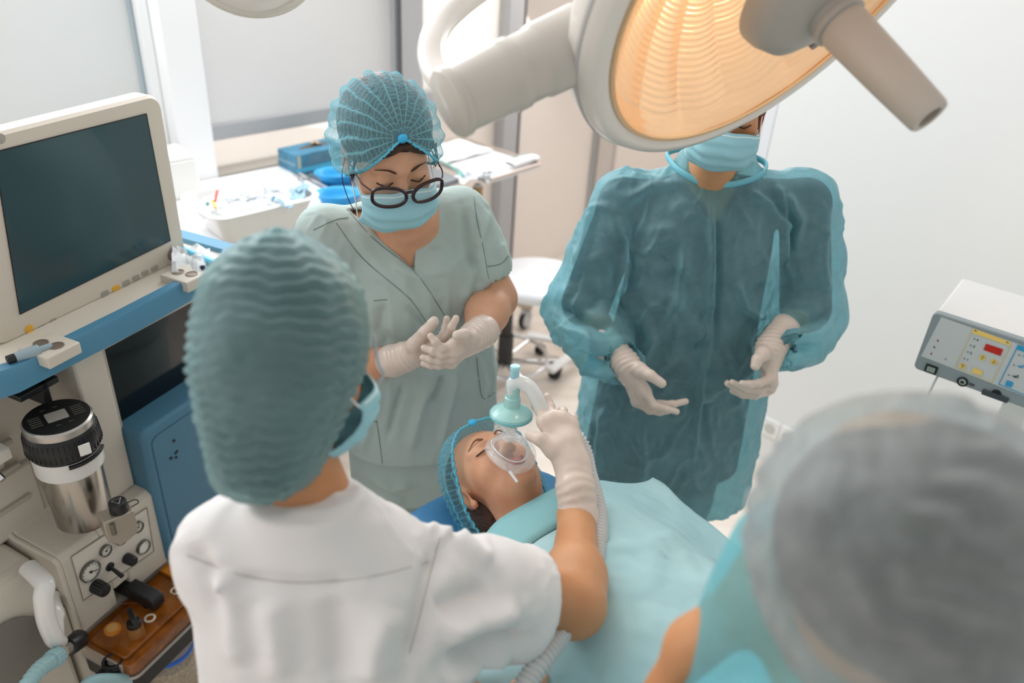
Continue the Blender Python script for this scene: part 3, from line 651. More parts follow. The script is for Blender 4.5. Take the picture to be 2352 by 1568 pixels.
# control panel ------------------------------------------------------------
def hitM(px, py, b_): v = ray(px, py); t = ((mp(0, b_, 0) - CC) @ nM) / (v @ nM); return CC + v * t
M_panel = mat('panel_beige', '#d6d0c6', .4)
cor = [hitM(162, 1278, .001), hitM(336, 1165, .001), hitM(352, 1265, .001), hitM(190, 1378, .001)]
MB().add([c for c in cor] + [c + nM * .0015 for c in cor], [(0, 1, 2, 3), (7, 6, 5, 4), (0, 4, 5, 1), (1, 5, 6, 2), (2, 6, 7, 3), (3, 7, 4, 0)]).build('control_panel', M_panel, am)
b = MB(); b.tube([c + nM * .002 for c in cor], .0011, 6, closed=True); b.build('panel_line', mat('line_grey', '#6d675e', .5), am)
def gauge(px, py, r, needle, face='#d9d8cf'):
    c = hitM(px, py, .0); g = MB().rev(c, nM, [(r, 0), (r, .010), (r * .93, .012), (r * .86, .010), (r * .86, .007), (0, .007)], 36).build('gauge', mat('gauge_ring', '#6f6c66', .25, metal=.6), am)
    MB().rev(c + nM * .0075, nM, [(r * .85, 0), (0, .0002)], 36).build('dial', mat('dial_' + face, face, .35), g)
    b = MB()
    for k in range(11):
        a = math.radians(-50 + 28 * k); d = eM * math.cos(a) + ZU * math.sin(a); b.box(c + nM * .0082 + d * r * .7, (r * .12, .0006, r * .035), np.array([d, nM, np.cross(d, nM)]))
    if needle is not None:
        a = math.radians(needle); d = eM * math.cos(a) + ZU * math.sin(a); b.box(c + nM * .0088 + d * r * .22, (r * .85, .0008, r * .06), np.array([d, nM, np.cross(d, nM)])); b.cyl(c + nM * .0078, c + nM * .0105, r * .12, seg=12)
    b.build('needle', M_black, g)
gauge(203, 1310, .026, -28)
gauge(312, 1208, .015, 60); gauge(238, 1262, .015, 40)
gauge(325, 1254, .019, None, '#f1efe9'); gauge(273, 1237, .014, 80)
def knob(px, py, r, L, mark=True):
    c = hitM(px, py, .0); k = MB().rev(c, nM, [(r * 1.05, 0), (r, .004), (r * .93, L), (r * .8, L + .002), (0, L + .002)], 28).build('knob', M_black, am)
    b = MB()
    for q in range(14):
        a = 2 * PI * q / 14; d = eM * math.cos(a) + ZU * math.sin(a); b.cyl(c + d * r * 1.0 + nM * .004, c + d * r * .93 + nM * (L - .001), .0011, seg=6)
    if mark: b.box(c + nM * (L + .0024) + ZU * r * .4, (.0015, .001, r * .8), AM)
    b.build('grip_ridge', mat('knob_mark', '#3b3b3d', .4), k)
knob(217, 1344, .0165, .035); knob(288, 1280, .0125, .028)
b = MB(); c = hitM(250, 1300, 0); b.cyl(c, c + nM * .006, .011, seg=16, bev=.001); b.cyl(c + nM * .004, c + nM * .04 - ZU * .014, .0042, .0055, 14); b.build('toggle_switch', M_black, am)
# amber absorber tray -------------------------------------------------------
M_amber = mat('amber_plastic', '#9a5a1e', .12, alpha=.88, coat=.5, col2='#7a4210', vscale=25, var=.2)
at = thing('absorber_valve_block', mp(.14, .07, .40), 'amber see-through valve block with black lever under the control panel', 'valve block')
MB().prism(mp(.142, .070, .405), eM, nM, ZU, rrect(.285, .165, .022), .034).build('amber_plate', M_amber, at, bevel=.003)
MB().prism(mp(.105, .072, .438), eM, nM, ZU, rrect(.19, .115, .01), .012).build('raised_cover', M_amber, at, bevel=.003)
MB().prism(mp(.142, .070, .397), eM, nM, ZU, rrect(.297, .177, .026), .008).build('silver_edge', mat('silver_trim', '#a9a7a2', .3, metal=.7), at, bevel=.002)
MB().prism(mp(.142, .068, .345), eM, nM, ZU, rrect(.290, .170, .024), .051).build('black_band', M_black, at, bevel=.003)
mbox(MB(), -.006, .0, .0, .13, .398, .440).build('clear_side', mat('clear_acrylic', '#cfc4b4', .1, alpha=.55), at, bevel=.002)
lv = MB(); lv.prism(mp(.135, -.06, .474), nM, ZU, eM, [(0, -.018), (0, .018), (.135, .018), (.150, .008), (.150, -.018)], .036); lv.build('lever', mat('lever_black', '#202022', .4), at, bevel=.004)
b = MB(); b.cyl(mp(.150, .055, .439), mp(.150, .055, .462), .016, .014, 20, .002); b.build('lever_post', M_black, at)
kc = mp(.072, .098, .432); b = MB(); b.cyl(kc, kc + ZU * .048, .021, .017, 28); b.build('knob_base', mat('amber_clear', '#c08a50', .08, alpha=.45, coat=.5), at)
b = MB(); b.cyl(kc + ZU * .044, kc + ZU * .062, .017, .016, 24, .002); b.box(kc + ZU * .074, (.012, .040, .026), np.array([unit(eM + nM * .5), unit(nM - eM * .5), ZU])); b.build('rotary_knob', M_black, at, bevel=.003)
dc = mp(.055, .040, .450); MB().cyl(dc - ZU * .004, dc + ZU * .006, .021, .019, 28, .002).build('round_cap', mat('amber_bright', '#c67a1c', .2, coat=.5), at)
MB().cyl(dc + ZU * .005, dc + ZU * .008, .013, seg=24, bev=.001).build('cap_top', mat('cap_tan', '#c9995a', .3), at)
for q in (mp(.118, .092, .452), mp(.215, .075, .442)): MB().tube([q + eM * .011 * math.cos(t) + nM * .011 * math.sin(t) for t in np.linspace(0, 2 * PI, 25)[:-1]], .0028, 8, closed=True).build('seal_ring', mat('ring_cream', '#d8cdb8', .3), at)
b = MB()
for k in range(3): b.tube([mp(.12 + .02 * k, .0 + .01 * k, .4525), mp(.14 + .02 * k, .035, .4525), mp(.20, .04 + .02 * k, .444)], .004, 8)
b.build('flow_channel', mat('amber_dark', '#6b3a0e', .2, coat=.4), at)
MB().prism(mp(.255, .03, .440), eM, nM, ZU, rrect(.03, .07, .006), .012).build('amber_rib', mat('amber_bright', '#c67a1c'), at, bevel=.002)
MB().cyl(mp(.19, .142, .439), mp(.19, .142, .4405), .005, seg=14).build('screw', M_black, at)
# canisters below
M_clear = mat('canister_clear', '#b9b4a4', .1, alpha=.45, coat=.5)
c = mp(.155, .075, 0); cn1 = thing('soda_lime_canister', c + ZU * .12, 'round clear canister of speckled granules with a blue ring under the amber block', 'canister')
b = MB(); b.rev(c, ZU, [(.05, .12), (.058, .13), (.062, .20), (.066, .30), (.066, .34)], 40); b.build('shell', mat('shell_clear', '#d8cfbd', .1, alpha=.35, coat=.5), cn1)
MB().rev(c, ZU, [(.048, .125), (.056, .135), (.060, .26), (0, .262)], 36).build('granules', mat('granules', '#d2bfa0', .9, bump=1, bscale=220, bdist=.006, col2='#7d6a50', vscale=190), cn1)
MB().rev(c, ZU, [(.067, .296), (.0685, .298), (.0685, .308), (.067, .310)], 40).build('blue_ring', mat('ring_blue', '#1667d0', .3), cn1)
c2_ = mp(.262, .045, 0); cn2 = thing('suction_canister', c2_ + ZU * .1, 'clear grey canister with white label strip beside the granule canister', 'canister')
MB().rev(c2_, ZU, [(.04, .10), (.045, .11), (.047, .31), (.047, .34)], 36).build('shell', mat('shell_grey', '#8e897a', .12, alpha=.7, coat=.5), cn2)
b = MB()
for k in range(9): b.box(c2_ + nM * .048 + ZU * (.14 + k * .014), (.022, .001, .0015), AM)
b.build('scale_mark', mat('mark_grey', '#5f5d55', .5), cn2)
mbox(MB(), .215, .34, .118, .124, .283, .335).build('label_strip', mat('label_white', '#d9d4ca', .5), cn2, bevel=.002)
mbox(MB(), .20, .66, .02, .14, .09, .112).build('shelf', mat('shelf_beige', '#c9c3b6', .4), am, bevel=.003)
# black hose port and corner clamp at the lower left
hb = thing('breathing_hose', mp(-.02, .07, .40), 'light blue ribbed hose on a clear elbow plugged into the black port', 'hose')
p0 = W(170, 1470, 1.66); p0 = hitM(168, 1478, .045); pd = hitM(62, 1560, .11)
d = unit(pd - p0)
MB().cyl(p0 - d * .03, p0 + d * .022, .022, .020, 24, .003).build('black_port', M_black, am)
MB().cyl(p0 + d * .02, p0 + d * .062, .014, .013, 24).build('clear_sleeve', mat('sleeve_clear', '#b9b3a8', .08, alpha=.5, coat=.6), hb)
MB().rev(p0 + d * .05, d, [(.015, 0), (.018, .001), (.018, .005), (.015, .006)], 20).build('clip_ring', mat('clear_acrylic', '#cfc4b4'), hb)
b = MB(); pr = [(.016, .058), (.019, .060), (.020, .085), (.017, .090)]
b.rev(p0, d, pr, 28); 
for k in range(16):
    a = 2 * PI * k / 16; x, y, z = frame(d); b.cyl(p0 + d * .062 + (x * math.cos(a) + y * math.sin(a)) * .0192, p0 + d * .086 + (x * math.cos(a) + y * math.sin(a)) * .020, .0015, seg=6)
M_hose = mat('hose_blue', '#a9cfd4', .35, transl=.2)
b.build('hose_cuff', M_hose, hb)
path = catmull([p0 + d * .085, p0 + d * .14, p0 + d * .20 - ZU * .03, p0 + d * .25 - ZU * .12], 14); rr = [.0155 + .0022 * math.sin(i * 2.0) for i in range(len(path))]
MB().tube(path, rr, 18).build('hose_tube', M_hose, hb, smooth=80)
kc = hitM(262, 1530, .10); b = MB(); b.cyl(kc - ZU * .02, kc + ZU * .014, .024, seg=24, bev=.003); b.box(kc - eM * .03, (.05, .03, .02), AM); b.box(kc + nM * .01 + eM * .03, (.06, .03, .022), AM); cl = b.build('black_clamp', M_black, am, bevel=.003)
MB().cyl(kc + ZU * .013, kc + ZU * .019, .011, seg=20, bev=.001).build('clamp_pin', mat('pin_steel', '#8e8982', .3, metal=.8), cl)
b = MB(); b.tube([kc + ZU * .002 + eM * .02 * math.cos(t) + nM * .02 * math.sin(t) + ZU * .016 for t in np.linspace(0, 2 * PI, 25)[:-1]], .004, 8, closed=True); b.build('clamp_collar', M_rubber, cl)
b = MB(); q0 = hitM(205, 1568, .12); q1 = hitM(275, 1560, .13); b.tube(catmull([q0 - eM * .05 - ZU * .03, q0, q1, q1 + eM * .04 - ZU * .04], 6), .014, 14); tag(b.build('drain_tube', M_hose), 'thick pale blue tube at the foot of the black clamp', 'tube')
# ------------------------------------------------------------------ vaporizer
vc = mp(.092, .0, 0); va = thing('vaporizer', vc + ZU * .76, 'steel vaporizer jar with black scale lid hanging above the control panel', 'vaporizer')
MB().rev(vc, ZU, [(.052, .757), (.058, .765), (.060, .925)], 48).build('steel_jar', mat('jar_steel', '#b5b0a8', .22, metal=1, bump=.1, bscale=20, stretch=(1, 1, .05)), va)
MB().rev(vc, ZU, [(.060, .905), (.067, .912), (.0675, .955), (.066, .96)], 48).build('white_ring', mat('ring_white', '#d6d5d1', .3), va)
b = MB(); b.rev(vc, ZU, [(.067, .955), (.0715, .965), (.073, .985), (.069, 1.012), (.066, 1.016)], 60)
for k in range(44):
    a = 2 * PI * k / 44; dd = V3(math.cos(a), math.sin(a), 0); b.cyl(vc + dd * .0728 + ZU * .967, vc + dd * .070 + ZU * 1.006, .0014, seg=5)
b.build('black_collar', M_black, va)
vf = unit(nM * .8 - eM * .35); vs_ = np.cross(ZU, vf); VA = np.array([vs_, vf, ZU])
MB().box(vc + vf * .0735 + vs_ * .022 + ZU * .985, (.022, .004, .026), VA).build('white_marker', mat('marker_white', '#e8e7e2', .4), va, bevel=.001)
MB().tube([vc + (vf * math.cos(t) + vs_ * math.sin(t)) * .069 + ZU * .950 for t in np.linspace(-.2, 1.1, 12)], .005, 8).build('lock_lever', M_black, va)
MB().rev(vc, ZU, [(.066, 1.012), (.0665, 1.016), (.0665, 1.030), (.062, 1.034), (.0615, 1.034)], 60).build('steel_rim', M_steel, va)
MB().rev(vc, ZU, [(.0625, 1.0335), (.0625, 1.0355), (0, 1.0358)], 48).build('scale_lid', mat('lid_black', '#191918', .45), va)
MB().prism(vc + ZU * 1.0362, vs_, vf, ZU, rrect(.040, .036, .003), .0008).build('lid_label', mat('label_grey', '#a39e95', .35), va)
b = MB()
for q in (-1, 1):
    for k in range(5):
        b.box(vc + vs_ * q * .040 + vf * (k - 2) * .008 + ZU * 1.0364, (.022, .002, .0006), VA)
for k in range(4): b.box(vc + vf * .035 * (1 if k % 2 else -1) + vs_ * (k - 1.5) * .012 + ZU * 1.0364, (.009, .0012, .0006), VA)
b.build('lid_print', mat('print_dim', '#6a675f', .5), va)
bc = vc + vf * .075 + vs_ * .045 + ZU * .790
MB().prism(bc, vs_, ZU, vf, [(-.034, -.022), (-.012, -.050), (.030, -.030), (.030, .030), (-.034, .030)], .042).build('drain_block', mat('block_tan', '#a59d90', .35, metal=.5), va, bevel=.003)
MB().cyl(bc + ZU * -.008 - vs_ * .018 + vf * .043, bc + ZU * .022 - vs_ * .018 + vf * .043, .0055, seg=14).build('sight_glass', mat('glass_dark', '#6e6a60', .1, metal=.4), va)
kq = bc + ZU * .030 + vf * .022 + vs_ * .006
kb = MB().cyl(kq, kq + ZU * .026, .0195, .018, 24, .002).build('drain_knob', M_black, va)
b = MB(); t3 = [kq + ZU * .0268 + vs_ * .011 * math.cos(a) + vf * .011 * math.sin(a) for a in (math.pi / 2, math.pi / 2 + 2.094, math.pi / 2 + 4.189)]; b.tube(t3, .001, 6, closed=True); b.build('triangle_mark', mat('mark_white', '#cfcdc8', .5), kb)
MB().tube(catmull([kq + vs_ * .012 + ZU * .01, kq + vs_ * .034 + ZU * .012, kq + vs_ * .040 + ZU * .0, kq + vs_ * .02 - ZU * .004], 5), .0012, 6).build('tether', M_black, va)
# ------------------------------------------------------------------ monitor
M_mon = mat('monitor_cream', '#d3cabc', .4)
mo = thing('patient_monitor', mp(.34, -.13, 1.185), 'large cream monitor with a dark teal screen standing on the blue-edged worktop', 'monitor')
tl = .0; mz0, mz1 = 1.165, 1.575; ma0, ma1 = .075, .598; mbp = -.115
mu = unit(V3(0, 0, 1)); cw = (ma0 + ma1) / 2; ch = (mz0 + mz1) / 2
# slab with tapering back
b = MB(); n_ = len(rrect(1, 1, .1)); rings = []
for dw, dh, bb, r_ in ((-.012, -.012, mbp, .030), (0, 0, mbp - .008, .036), (0, 0, mbp - .045, .036), (-.03, -.03, mbp - .075, .03), (-.12, -.10, mbp - .11, .03)):
    rings.append([mp(cw + x, bb, ch + y) for x, y in rrect(ma1 - ma0 + dw, mz1 - mz0 + dh, r_)])
vs = [p for r in rings for p in r]; fs = [tuple(range(n_))]
for L in range(len(rings) - 1): fs += [(L * n_ + i, L * n_ + (i + 1) % n_, (L + 1) * n_ + (i + 1) % n_, (L + 1) * n_ + i)[::-1] for i in range(n_)]
fs.append(tuple(range((len(rings) - 1) * n_, len(rings) * n_))[::-1])
b.add(vs, fs).build('casing', M_mon, mo, smooth=30)
def hitb(px, py, bb): return hitM(px, py, bb)
q = [hitb(-14, 350, mbp + .0005), hitb(335, 262, mbp + .0005), hitb(390, 552, mbp + .0005), hitb(46, 720, mbp + .0005)]
MB().add([c for c in q] + [c + nM * .0012 for c in q], [(0, 1, 2, 3), (7, 6, 5, 4), (0, 4, 5, 1), (1, 5, 6, 2), (2, 6, 7, 3), (3, 7, 4, 0)]).build('screen', mat('screen_teal', '#2c474d', .22, coat=.3, spec=.4), mo)
cen = sum(q) / 4; b = MB(); b.tube([cen + (c - cen) * 1.004 + nM * .001 for c in q], .0014, 6, closed=True); b.build('screen_edge', mat('screen_black', '#16191b', .5), mo)
c = hitb(397, 584, mbp); kn = MB().rev(c, nM, [(.0165, 0), (.0165, .007), (.012, .009), (.0095, .020), (.007, .022), (0, .022)], 30).build('selector_knob', mat('knob_grey', '#7b7671', .4), mo)
bx = unit(hitb(352, 612, mbp) - hitb(240, 672, mbp)); 
for i, (px, py) in enumerate(((240, 673), (265, 661), (289, 649), (311, 637), (332, 626), (354, 615))):
    c = hitb(px, py, mbp - .001); MB().prism(c, eM, ZU, nM, rrect(.021, .0125, .005), .003).build('key', mat('key_yellow', '#e3ae3e', .4) if i == 1 else mat('key_grey', '#a39d95', .4), mo, bevel=.001)
c = hitb(66, 755, mbp - .001); MB().cyl(c, c + nM * .0025, .0095, seg=24, bev=.0008).build('power_key', mat('key_yellow', '#e3ae3e'), mo)
for px, py in ((96, 749), (121, 735)): c = hitb(px, py, mbp - .001); MB().prism(c, eM, ZU, nM, rrect(.014, .006, .002), .002).build('indicator', mat('key_grey', '#a39d95'), mo)
c = hitb(0, 318, mbp - .001); MB().cyl(c, c + nM * .002, .010, seg=20, bev=.0005).build('sensor_eye', mat('key_grey', '#a39d95'), mo)
mbox(MB(), .22, .44, -.30, -.15, 1.163, 1.25).build('stand', M_beige2, mo, bevel=.01)
# ================================================================== people: shared builders
M_skin = mat('skin', '#d3a283', .5, bump=.12, bscale=420, bdist=.0006, col2='#c99272', vscale=14, sss=.12)
M_skin2 = mat('skin_warm', '#c79269', .48, bump=.12, bscale=420, bdist=.0006, col2='#ba8055', vscale=10, sss=.1)
M_lip = mat('lip_pink', '#b4655a', .4, sss=.1)
M_hair = mat('hair_brown', '#4a2f20', .45, bump=.8, bscale=60, stretch=(1, 1, 6), bdist=.004, col2='#2c1a12', vscale=60)
M_hair2 = mat('hair_auburn', '#7a3d1c', .5, bump=.8, bscale=60, bdist=.004)
M_glove = mat('latex_glove', '#dccbbf', .33, coat=.15, bump=.25, bscale=70, bdist=.0015, transl=.08)
M_mask = mat('mask_blue', '#9fd3de', .7, transl=.15, bump=.1, bscale=500)
M_strap = mat('strap_white', '#e6e8ea', .7)
def w2(t, R): return lambda *a: V3(t) + R @ V3(*a)
def head(S, t, R, sc=1):
    S.sc = sc; L = w2(t, R * sc); A = R.T; k = .018
    S.ell(L(0, -.018, .035), (.073, .095, .083), A, .02); S.ell(L(0, .032, -.012), (.062, .058, .082), A, .025)
    S.ell(L(0, .03, -.070), (.053, .052, .042), A, .025); S.ell(L(0, .074, -.100), (.021, .017, .018), A, .02)
    for s in (-1, 1):
        S.ell(L(.041 * s, .055, -.032), (.024, .026, .026), A, .02)
        S.cap(L(.010 * s, .086, .019), L(.046 * s, .070, .017), .0075, .006, .014)
    S.cap(L(0, .086, .006), L(0, .106, -.034), .008, .0095, .012); S.ell(L(0, .109, -.040), (.0115, .0105, .0095), A, .008)
    for s in (-1, 1):
        S.ell(L(.0125 * s, .100, -.043), (.0075, .010, .0075), A, .006); S.ell(L(.031 * s, .098, .001), (.019, .014, .0115), A, .014, 1)
        S.ell(L(.031 * s, .0765, .0), (.0155, .0125, .0115), A, .004)
    for s in (-1, 1): S.ell(L(.0065 * s, .1055, -.0515), (.0038, .006, .003), A, .003, 1)
    S.ell(L(.008, .0885, -.0655), (.017, .009, .0052), A, .005); S.ell(L(-.008, .0885, -.0655), (.017, .009, .0052), A, .005)
    S.ell(L(0, .0885, -.0755), (.019, .0095, .0068), A, .005)
    for s in (-1, 1):
        S.ell(L(.075 * s, -.012, -.008), (.007, .017, .031), A, .008); S.ell(L(.080 * s, -.006, -.008), (.006, .009, .017), A, .005, 1)
        S.ell(L(.074 * s, -.004, -.036), (.0065, .009, .009), A, .006)
    S.sc = 1
def lipmask(t, R):
    def f(c):
        q = (c - V3(t)) @ R; return ((q[:, 1] > .080) & ((q[:, 0] / .0225) ** 2 + ((q[:, 2] + .0705) / .0115) ** 2 < 1)).astype(int)
    return f
def brows(t, R, par, m):
    L = w2(t, R)
    for s in (-1, 1):
        p = catmull([L(.014 * s, .0935, .020), L(.028 * s, .091, .0275), L(.048 * s, .0765, .022)], 6)
        MB().tube(p, np.interp(np.linspace(0, 1, len(p)), [0, .3, 1], [.0018, .0026, .0008]), 8, flat=.8).build('eyebrow', m, par)
        p = catmull([L(.017 * s, .0865, -.0045), L(.031 * s, .0905, -.0075), L(.046 * s, .081, -.0035)], 6)
        MB().tube(p, .0013, 6).build('eyelashes', mat('lash', '#2a1a14', .6), par)
def uvmesh(name, pts, m, parent, label=None, smooth=180, solid=0):
    p = np.array(pts); nu, nv = p.shape[:2]; i, j = np.meshgrid(np.arange(nu - 1), np.arange(nv - 1), indexing='ij')
    a = (i * nv + j).ravel(); q = np.stack([a, a + nv, a + nv + 1, a + 1], 1); me = npmesh(name, p.reshape(-1, 3), q)
    uv = me.uv_layers.new(name='uv'); U = np.stack(np.meshgrid(np.linspace(0, 1, nu), np.linspace(0, 1, nv), indexing='ij'), -1).reshape(-1, 2)
    li = np.empty(len(me.loops), np.int32); me.loops.foreach_get('vertex_index', li); uv.data.foreach_set('uv', U[li].astype(np.float32).ravel())
    o = link(me, name, m, parent, label, smooth)
    if solid: b = o.modifiers.new('solid', 'SOLIDIFY'); b.thickness = solid; b.offset = 0
    return o
def cap_mat(name, col, dark_alpha, n1, n2, line=.5, rough=.8, mott=0.0):
    # thin pleated non-woven: see-through cells between denser pleat lines
    m = bpy.data.materials.new(name); m.use_nodes = True; nt = m.node_tree; N = nt.nodes; L = nt.links; b = N['Principled BSDF']
    c = lin(col); b.inputs['Base Color'].default_value = (*c, 1); b.inputs['Roughness'].default_value = rough
    u = N.new('ShaderNodeUVMap'); u.uv_map = 'uv'; nz = N.new('ShaderNodeTexNoise'); nz.inputs['Scale'].default_value = 6; L.new(u.outputs[0], nz.inputs['Vector'])
    ad = N.new('ShaderNodeMixRGB'); ad.inputs[0].default_value = .06; L.new(u.outputs[0], ad.inputs[1]); L.new(nz.outputs['Color'], ad.inputs[2])
    outs = []
    for ax, n in ((0, n1), (1, n2)):
        sp = N.new('ShaderNodeSeparateXYZ'); L.new(ad.outputs[0], sp.inputs[0])
        ml = N.new('ShaderNodeMath'); ml.operation = 'MULTIPLY'; ml.inputs[1].default_value = n * PI; L.new(sp.outputs[ax], ml.inputs[0])
        sn = N.new('ShaderNodeMath'); sn.operation = 'SINE'; L.new(ml.outputs[0], sn.inputs[0])
        ab = N.new('ShaderNodeMath'); ab.operation = 'ABSOLUTE'; L.new(sn.outputs[0], ab.inputs[0])
        mr = N.new('ShaderNodeMapRange'); mr.inputs[1].default_value = 0; mr.inputs[2].default_value = line; mr.inputs[3].default_value = 1; mr.inputs[4].default_value = 0; L.new(ab.outputs[0], mr.inputs[0]); outs.append(mr)
    mx = N.new('ShaderNodeMath'); mx.operation = 'MAXIMUM'; L.new(outs[0].outputs[0], mx.inputs[0])
    m5 = N.new('ShaderNodeMath'); m5.operation = 'MULTIPLY'; m5.inputs[1].default_value = .75; L.new(outs[1].outputs[0], m5.inputs[0]); L.new(m5.outputs[0], mx.inputs[1])
    n2_ = N.new('ShaderNodeTexNoise'); n2_.inputs['Scale'].default_value = 14; n2_.inputs['Detail'].default_value = 6; L.new(u.outputs[0], n2_.inputs['Vector'])
    m6 = N.new('ShaderNodeMath'); m6.operation = 'MULTIPLY_ADD'; m6.inputs[1].default_value = .5; m6.inputs[2].default_value = -.12; L.new(n2_.outputs['Fac'], m6.inputs[0])
    m7 = N.new('ShaderNodeMath'); m7.operation = 'ADD'; L.new(mx.outputs[0], m7.inputs[0]); L.new(m6.outputs[0], m7.inputs[1])
    fr = N.new('ShaderNodeMapRange'); fr.inputs[3].default_value = dark_alpha; fr.inputs[4].default_value = min(1, dark_alpha + .5); L.new(m7.outputs[0], fr.inputs[0])
    tr = N.new('ShaderNodeBsdfTransparent'); tl = N.new('ShaderNodeBsdfTranslucent'); tl.inputs[0].default_value = (*c, 1)
    m1 = N.new('ShaderNodeMixShader'); m1.inputs[0].default_value = .3; L.new(b.outputs[0], m1.inputs[1]); L.new(tl.outputs[0], m1.inputs[2])
    m2 = N.new('ShaderNodeMixShader'); L.new(fr.outputs[0], m2.inputs[0]); L.new(tr.outputs[0], m2.inputs[1]); L.new(m1.outputs[0], m2.inputs[2])
    L.new(m2.outputs[0], N['Material Output'].inputs['Surface']); return m
def bouffant(t, R, m, parent, front=(0, .090, .078), back=(0, -.088, -.055), w=.094, h=.118, dl=.35, nf=16, amp=.004, crimp=.0016, shift=(0, 0, 0), pw=.62, seed=0, name='bouffant_cap', edge='#63c5e2'):
    L = w2(t, R); f = V3(front); b_ = V3(back); c = (f + b_) / 2; a = unit(b_ - f); Lh = np.linalg.norm(b_ - f) / 2; X = V3(1, 0, 0); U = np.cross(a, X); U = U * (1 if U[2] > 0 else -1)
    nu, nv = 121, 101; rng = np.random.default_rng(seed); ph = rng.uniform(0, 6, 6); pts = []
    sh = V3(shift)
    for i in range(nu):
        row = []
        for j in range(nv):
            th = PI * (j / (nv - 1)) * .994 + .009; ph_ = -dl + (PI + 2 * dl) * i / (nu - 1)
            s = math.sin(th) ** pw; g = math.sin(th)
            r = 1 + (amp * math.sin(nf * ph_ + 1.2 * math.sin(3 * th + ph[0])) * (.4 + .6 * abs(math.cos(th))) + amp * .6 * math.sin(nf * 1.7 * ph_ + ph[1] + 2 * math.sin(2 * th)) + crimp * math.sin(46 * th + 2.2 * math.sin(4 * ph_ + ph[2]) + 1.5 * math.sin(9 * ph_))) / .1 * min(1, g * 3)
            edge_pull = 1 - .10 * max(0, 1 - min(i, nu - 1 - i) / 6) ** 2
            p = c + a * (-math.cos(th)) * Lh + (X * math.cos(ph_) * w + U * math.sin(ph_) * h) * s * r * edge_pull + sh * g * max(0, math.sin(ph_))
            row.append(L(*p))
        pts.append(row)
    o = uvmesh(name, pts, m, parent); P_ = np.array(pts)
    loop = list(P_[0]) + list(P_[-1][::-1]); loop = np.array([V3(q) for q in loop]); loop += .0012 * np.array([[math.sin(i * 2.1), math.cos(i * 1.7), math.sin(i * 2.9)] for i in range(len(loop))])
    MB().tube(loop, .0026, 8, closed=True).build('elastic_edge', mat('elastic_' + edge, edge, .6, transl=.2), o, smooth=180)
    k = L(*(f + V3(0, .002, 0))); MB().ell(k, (.009, .006, .009), R.T, 12, 8).build('gather_knot', mat('knot_blue', '#38b4e6', .5), o, smooth=180)
    return o
def face_mask(t, R, parent, m=None, seed=0):
    L = w2(t, R); m = m or M_mask; nu, nv = 41, 29; pts = []
    Pz = [(.0, .106, -.010), (.12, .124, -.026), (.3, .132, -.045), (.55, .128, -.072), (.8, .112, -.096), (1, .082, -.122)]
    for i in range(nu):
        u = -1 + 2 * i / (nu - 1); row = []
        for j in range(nv):
            v = j / (nv - 1); y = np.interp(v, [q[0] for q in Pz], [q[1] for q in Pz]); z = np.interp(v, [q[0] for q in Pz], [q[2] for q in Pz])
            zs = -.030 - .070 * v; au = abs(u); x = .073 * math.sin(u * 1.42) ; yy = y * math.cos(au * 1.08) ** .9 + .012 * au; zz = z * (1 - au ** 1.6) + zs * au ** 1.6
            pl = .0022 * math.sin(v * PI * 7) * (1 - au ** 4) * (1 if .12 < v < .9 else .2); nrm = unit(V3(x * .9, yy, -.02)); q = V3(x, yy, zz) + nrm * (pl + .002 * math.sin(9 * u + 5 * v + seed))
            row.append(L(*q))
        pts.append(row)
    o = uvmesh('face_mask', pts, m, parent, solid=.0012)
    top = [V3(pts[i][1]) for i in range(2, nu - 2)]; MB().tube(top, .0018, 6).build('nose_strip', mat('mask_edge', '#d5e6ea', .6), o)
    for s, e in ((1, -1), (-1, 0)):
        r_ = pts[e]
        for j, zz in ((1, .012), (-2, -.035)):
            MB().tube(catmull([V3(r_[j]), L(.074 * s, .02, (zz - .02) * .6), L(.082 * s, -.022, zz)], 6), .0013, 6).build('ear_loop', M_strap, o)
    return o
def hand(S, wrist, kn, fingers, thumb, r=.0088, palm=.0125, wr=.024, wdir=None, k=.007):
    wrist = V3(wrist); kn = [V3(q) for q in kn]
    for i, q in enumerate(kn):
        a = wrist + (q - wrist) * .12 + (q - np.mean(kn, 0)) * .25; S.cap(a, q, palm * 1.25, palm * .92, .012)
    for i in range(3): S.cap(kn[i], kn[i + 1], palm * .88, palm * .88, .008)
    for q, f in zip(kn, fingers):
        f = [V3(x) for x in f]; rs = np.linspace(r * 1.08, r * .80, len(f) + 1); pts = [q] + f
        for i in range(len(pts) - 1): S.cap(pts[i], pts[i + 1], rs[i], rs[i + 1], .004 if i else .006)
        for i in range(1, len(pts) - 1): S.ell(pts[i], (rs[i] * 1.06,) * 3, None, .003)
    th = [V3(x) for x in thumb]; rs = [palm * 1.25, r * 1.3, r * 1.15, r * .9][:len(th)]
    S.cap(wrist * .75 + th[0] * .25, th[0], palm * 1.2, palm * 1.15, .012)
    for i in range(len(th) - 1): S.cap(th[i], th[i + 1], rs[i], rs[i + 1], .006)
def cuff_ridges(axis_a, axis_b, n, seed, amp=.0012):
    a = V3(axis_a); b = V3(axis_b); d = unit(b - a); L = np.linalg.norm(b - a); rng = np.random.default_rng(seed); ph = rng.uniform(0, 6, 4)
    def f(v, N):
        h = (v - a) @ d; x, y, z = frame(d); q = v - a; an = np.arctan2(q @ y, q @ x); w = np.exp(-((h - L * .5) / (L * .6)) ** 2)
        return amp * w * np.sin(h / L * n * 6.28 + 1.6 * np.sin(an * 2 + ph[0]) + .8 * np.sin(an * 3 + ph[1] + h * 60))
    return f
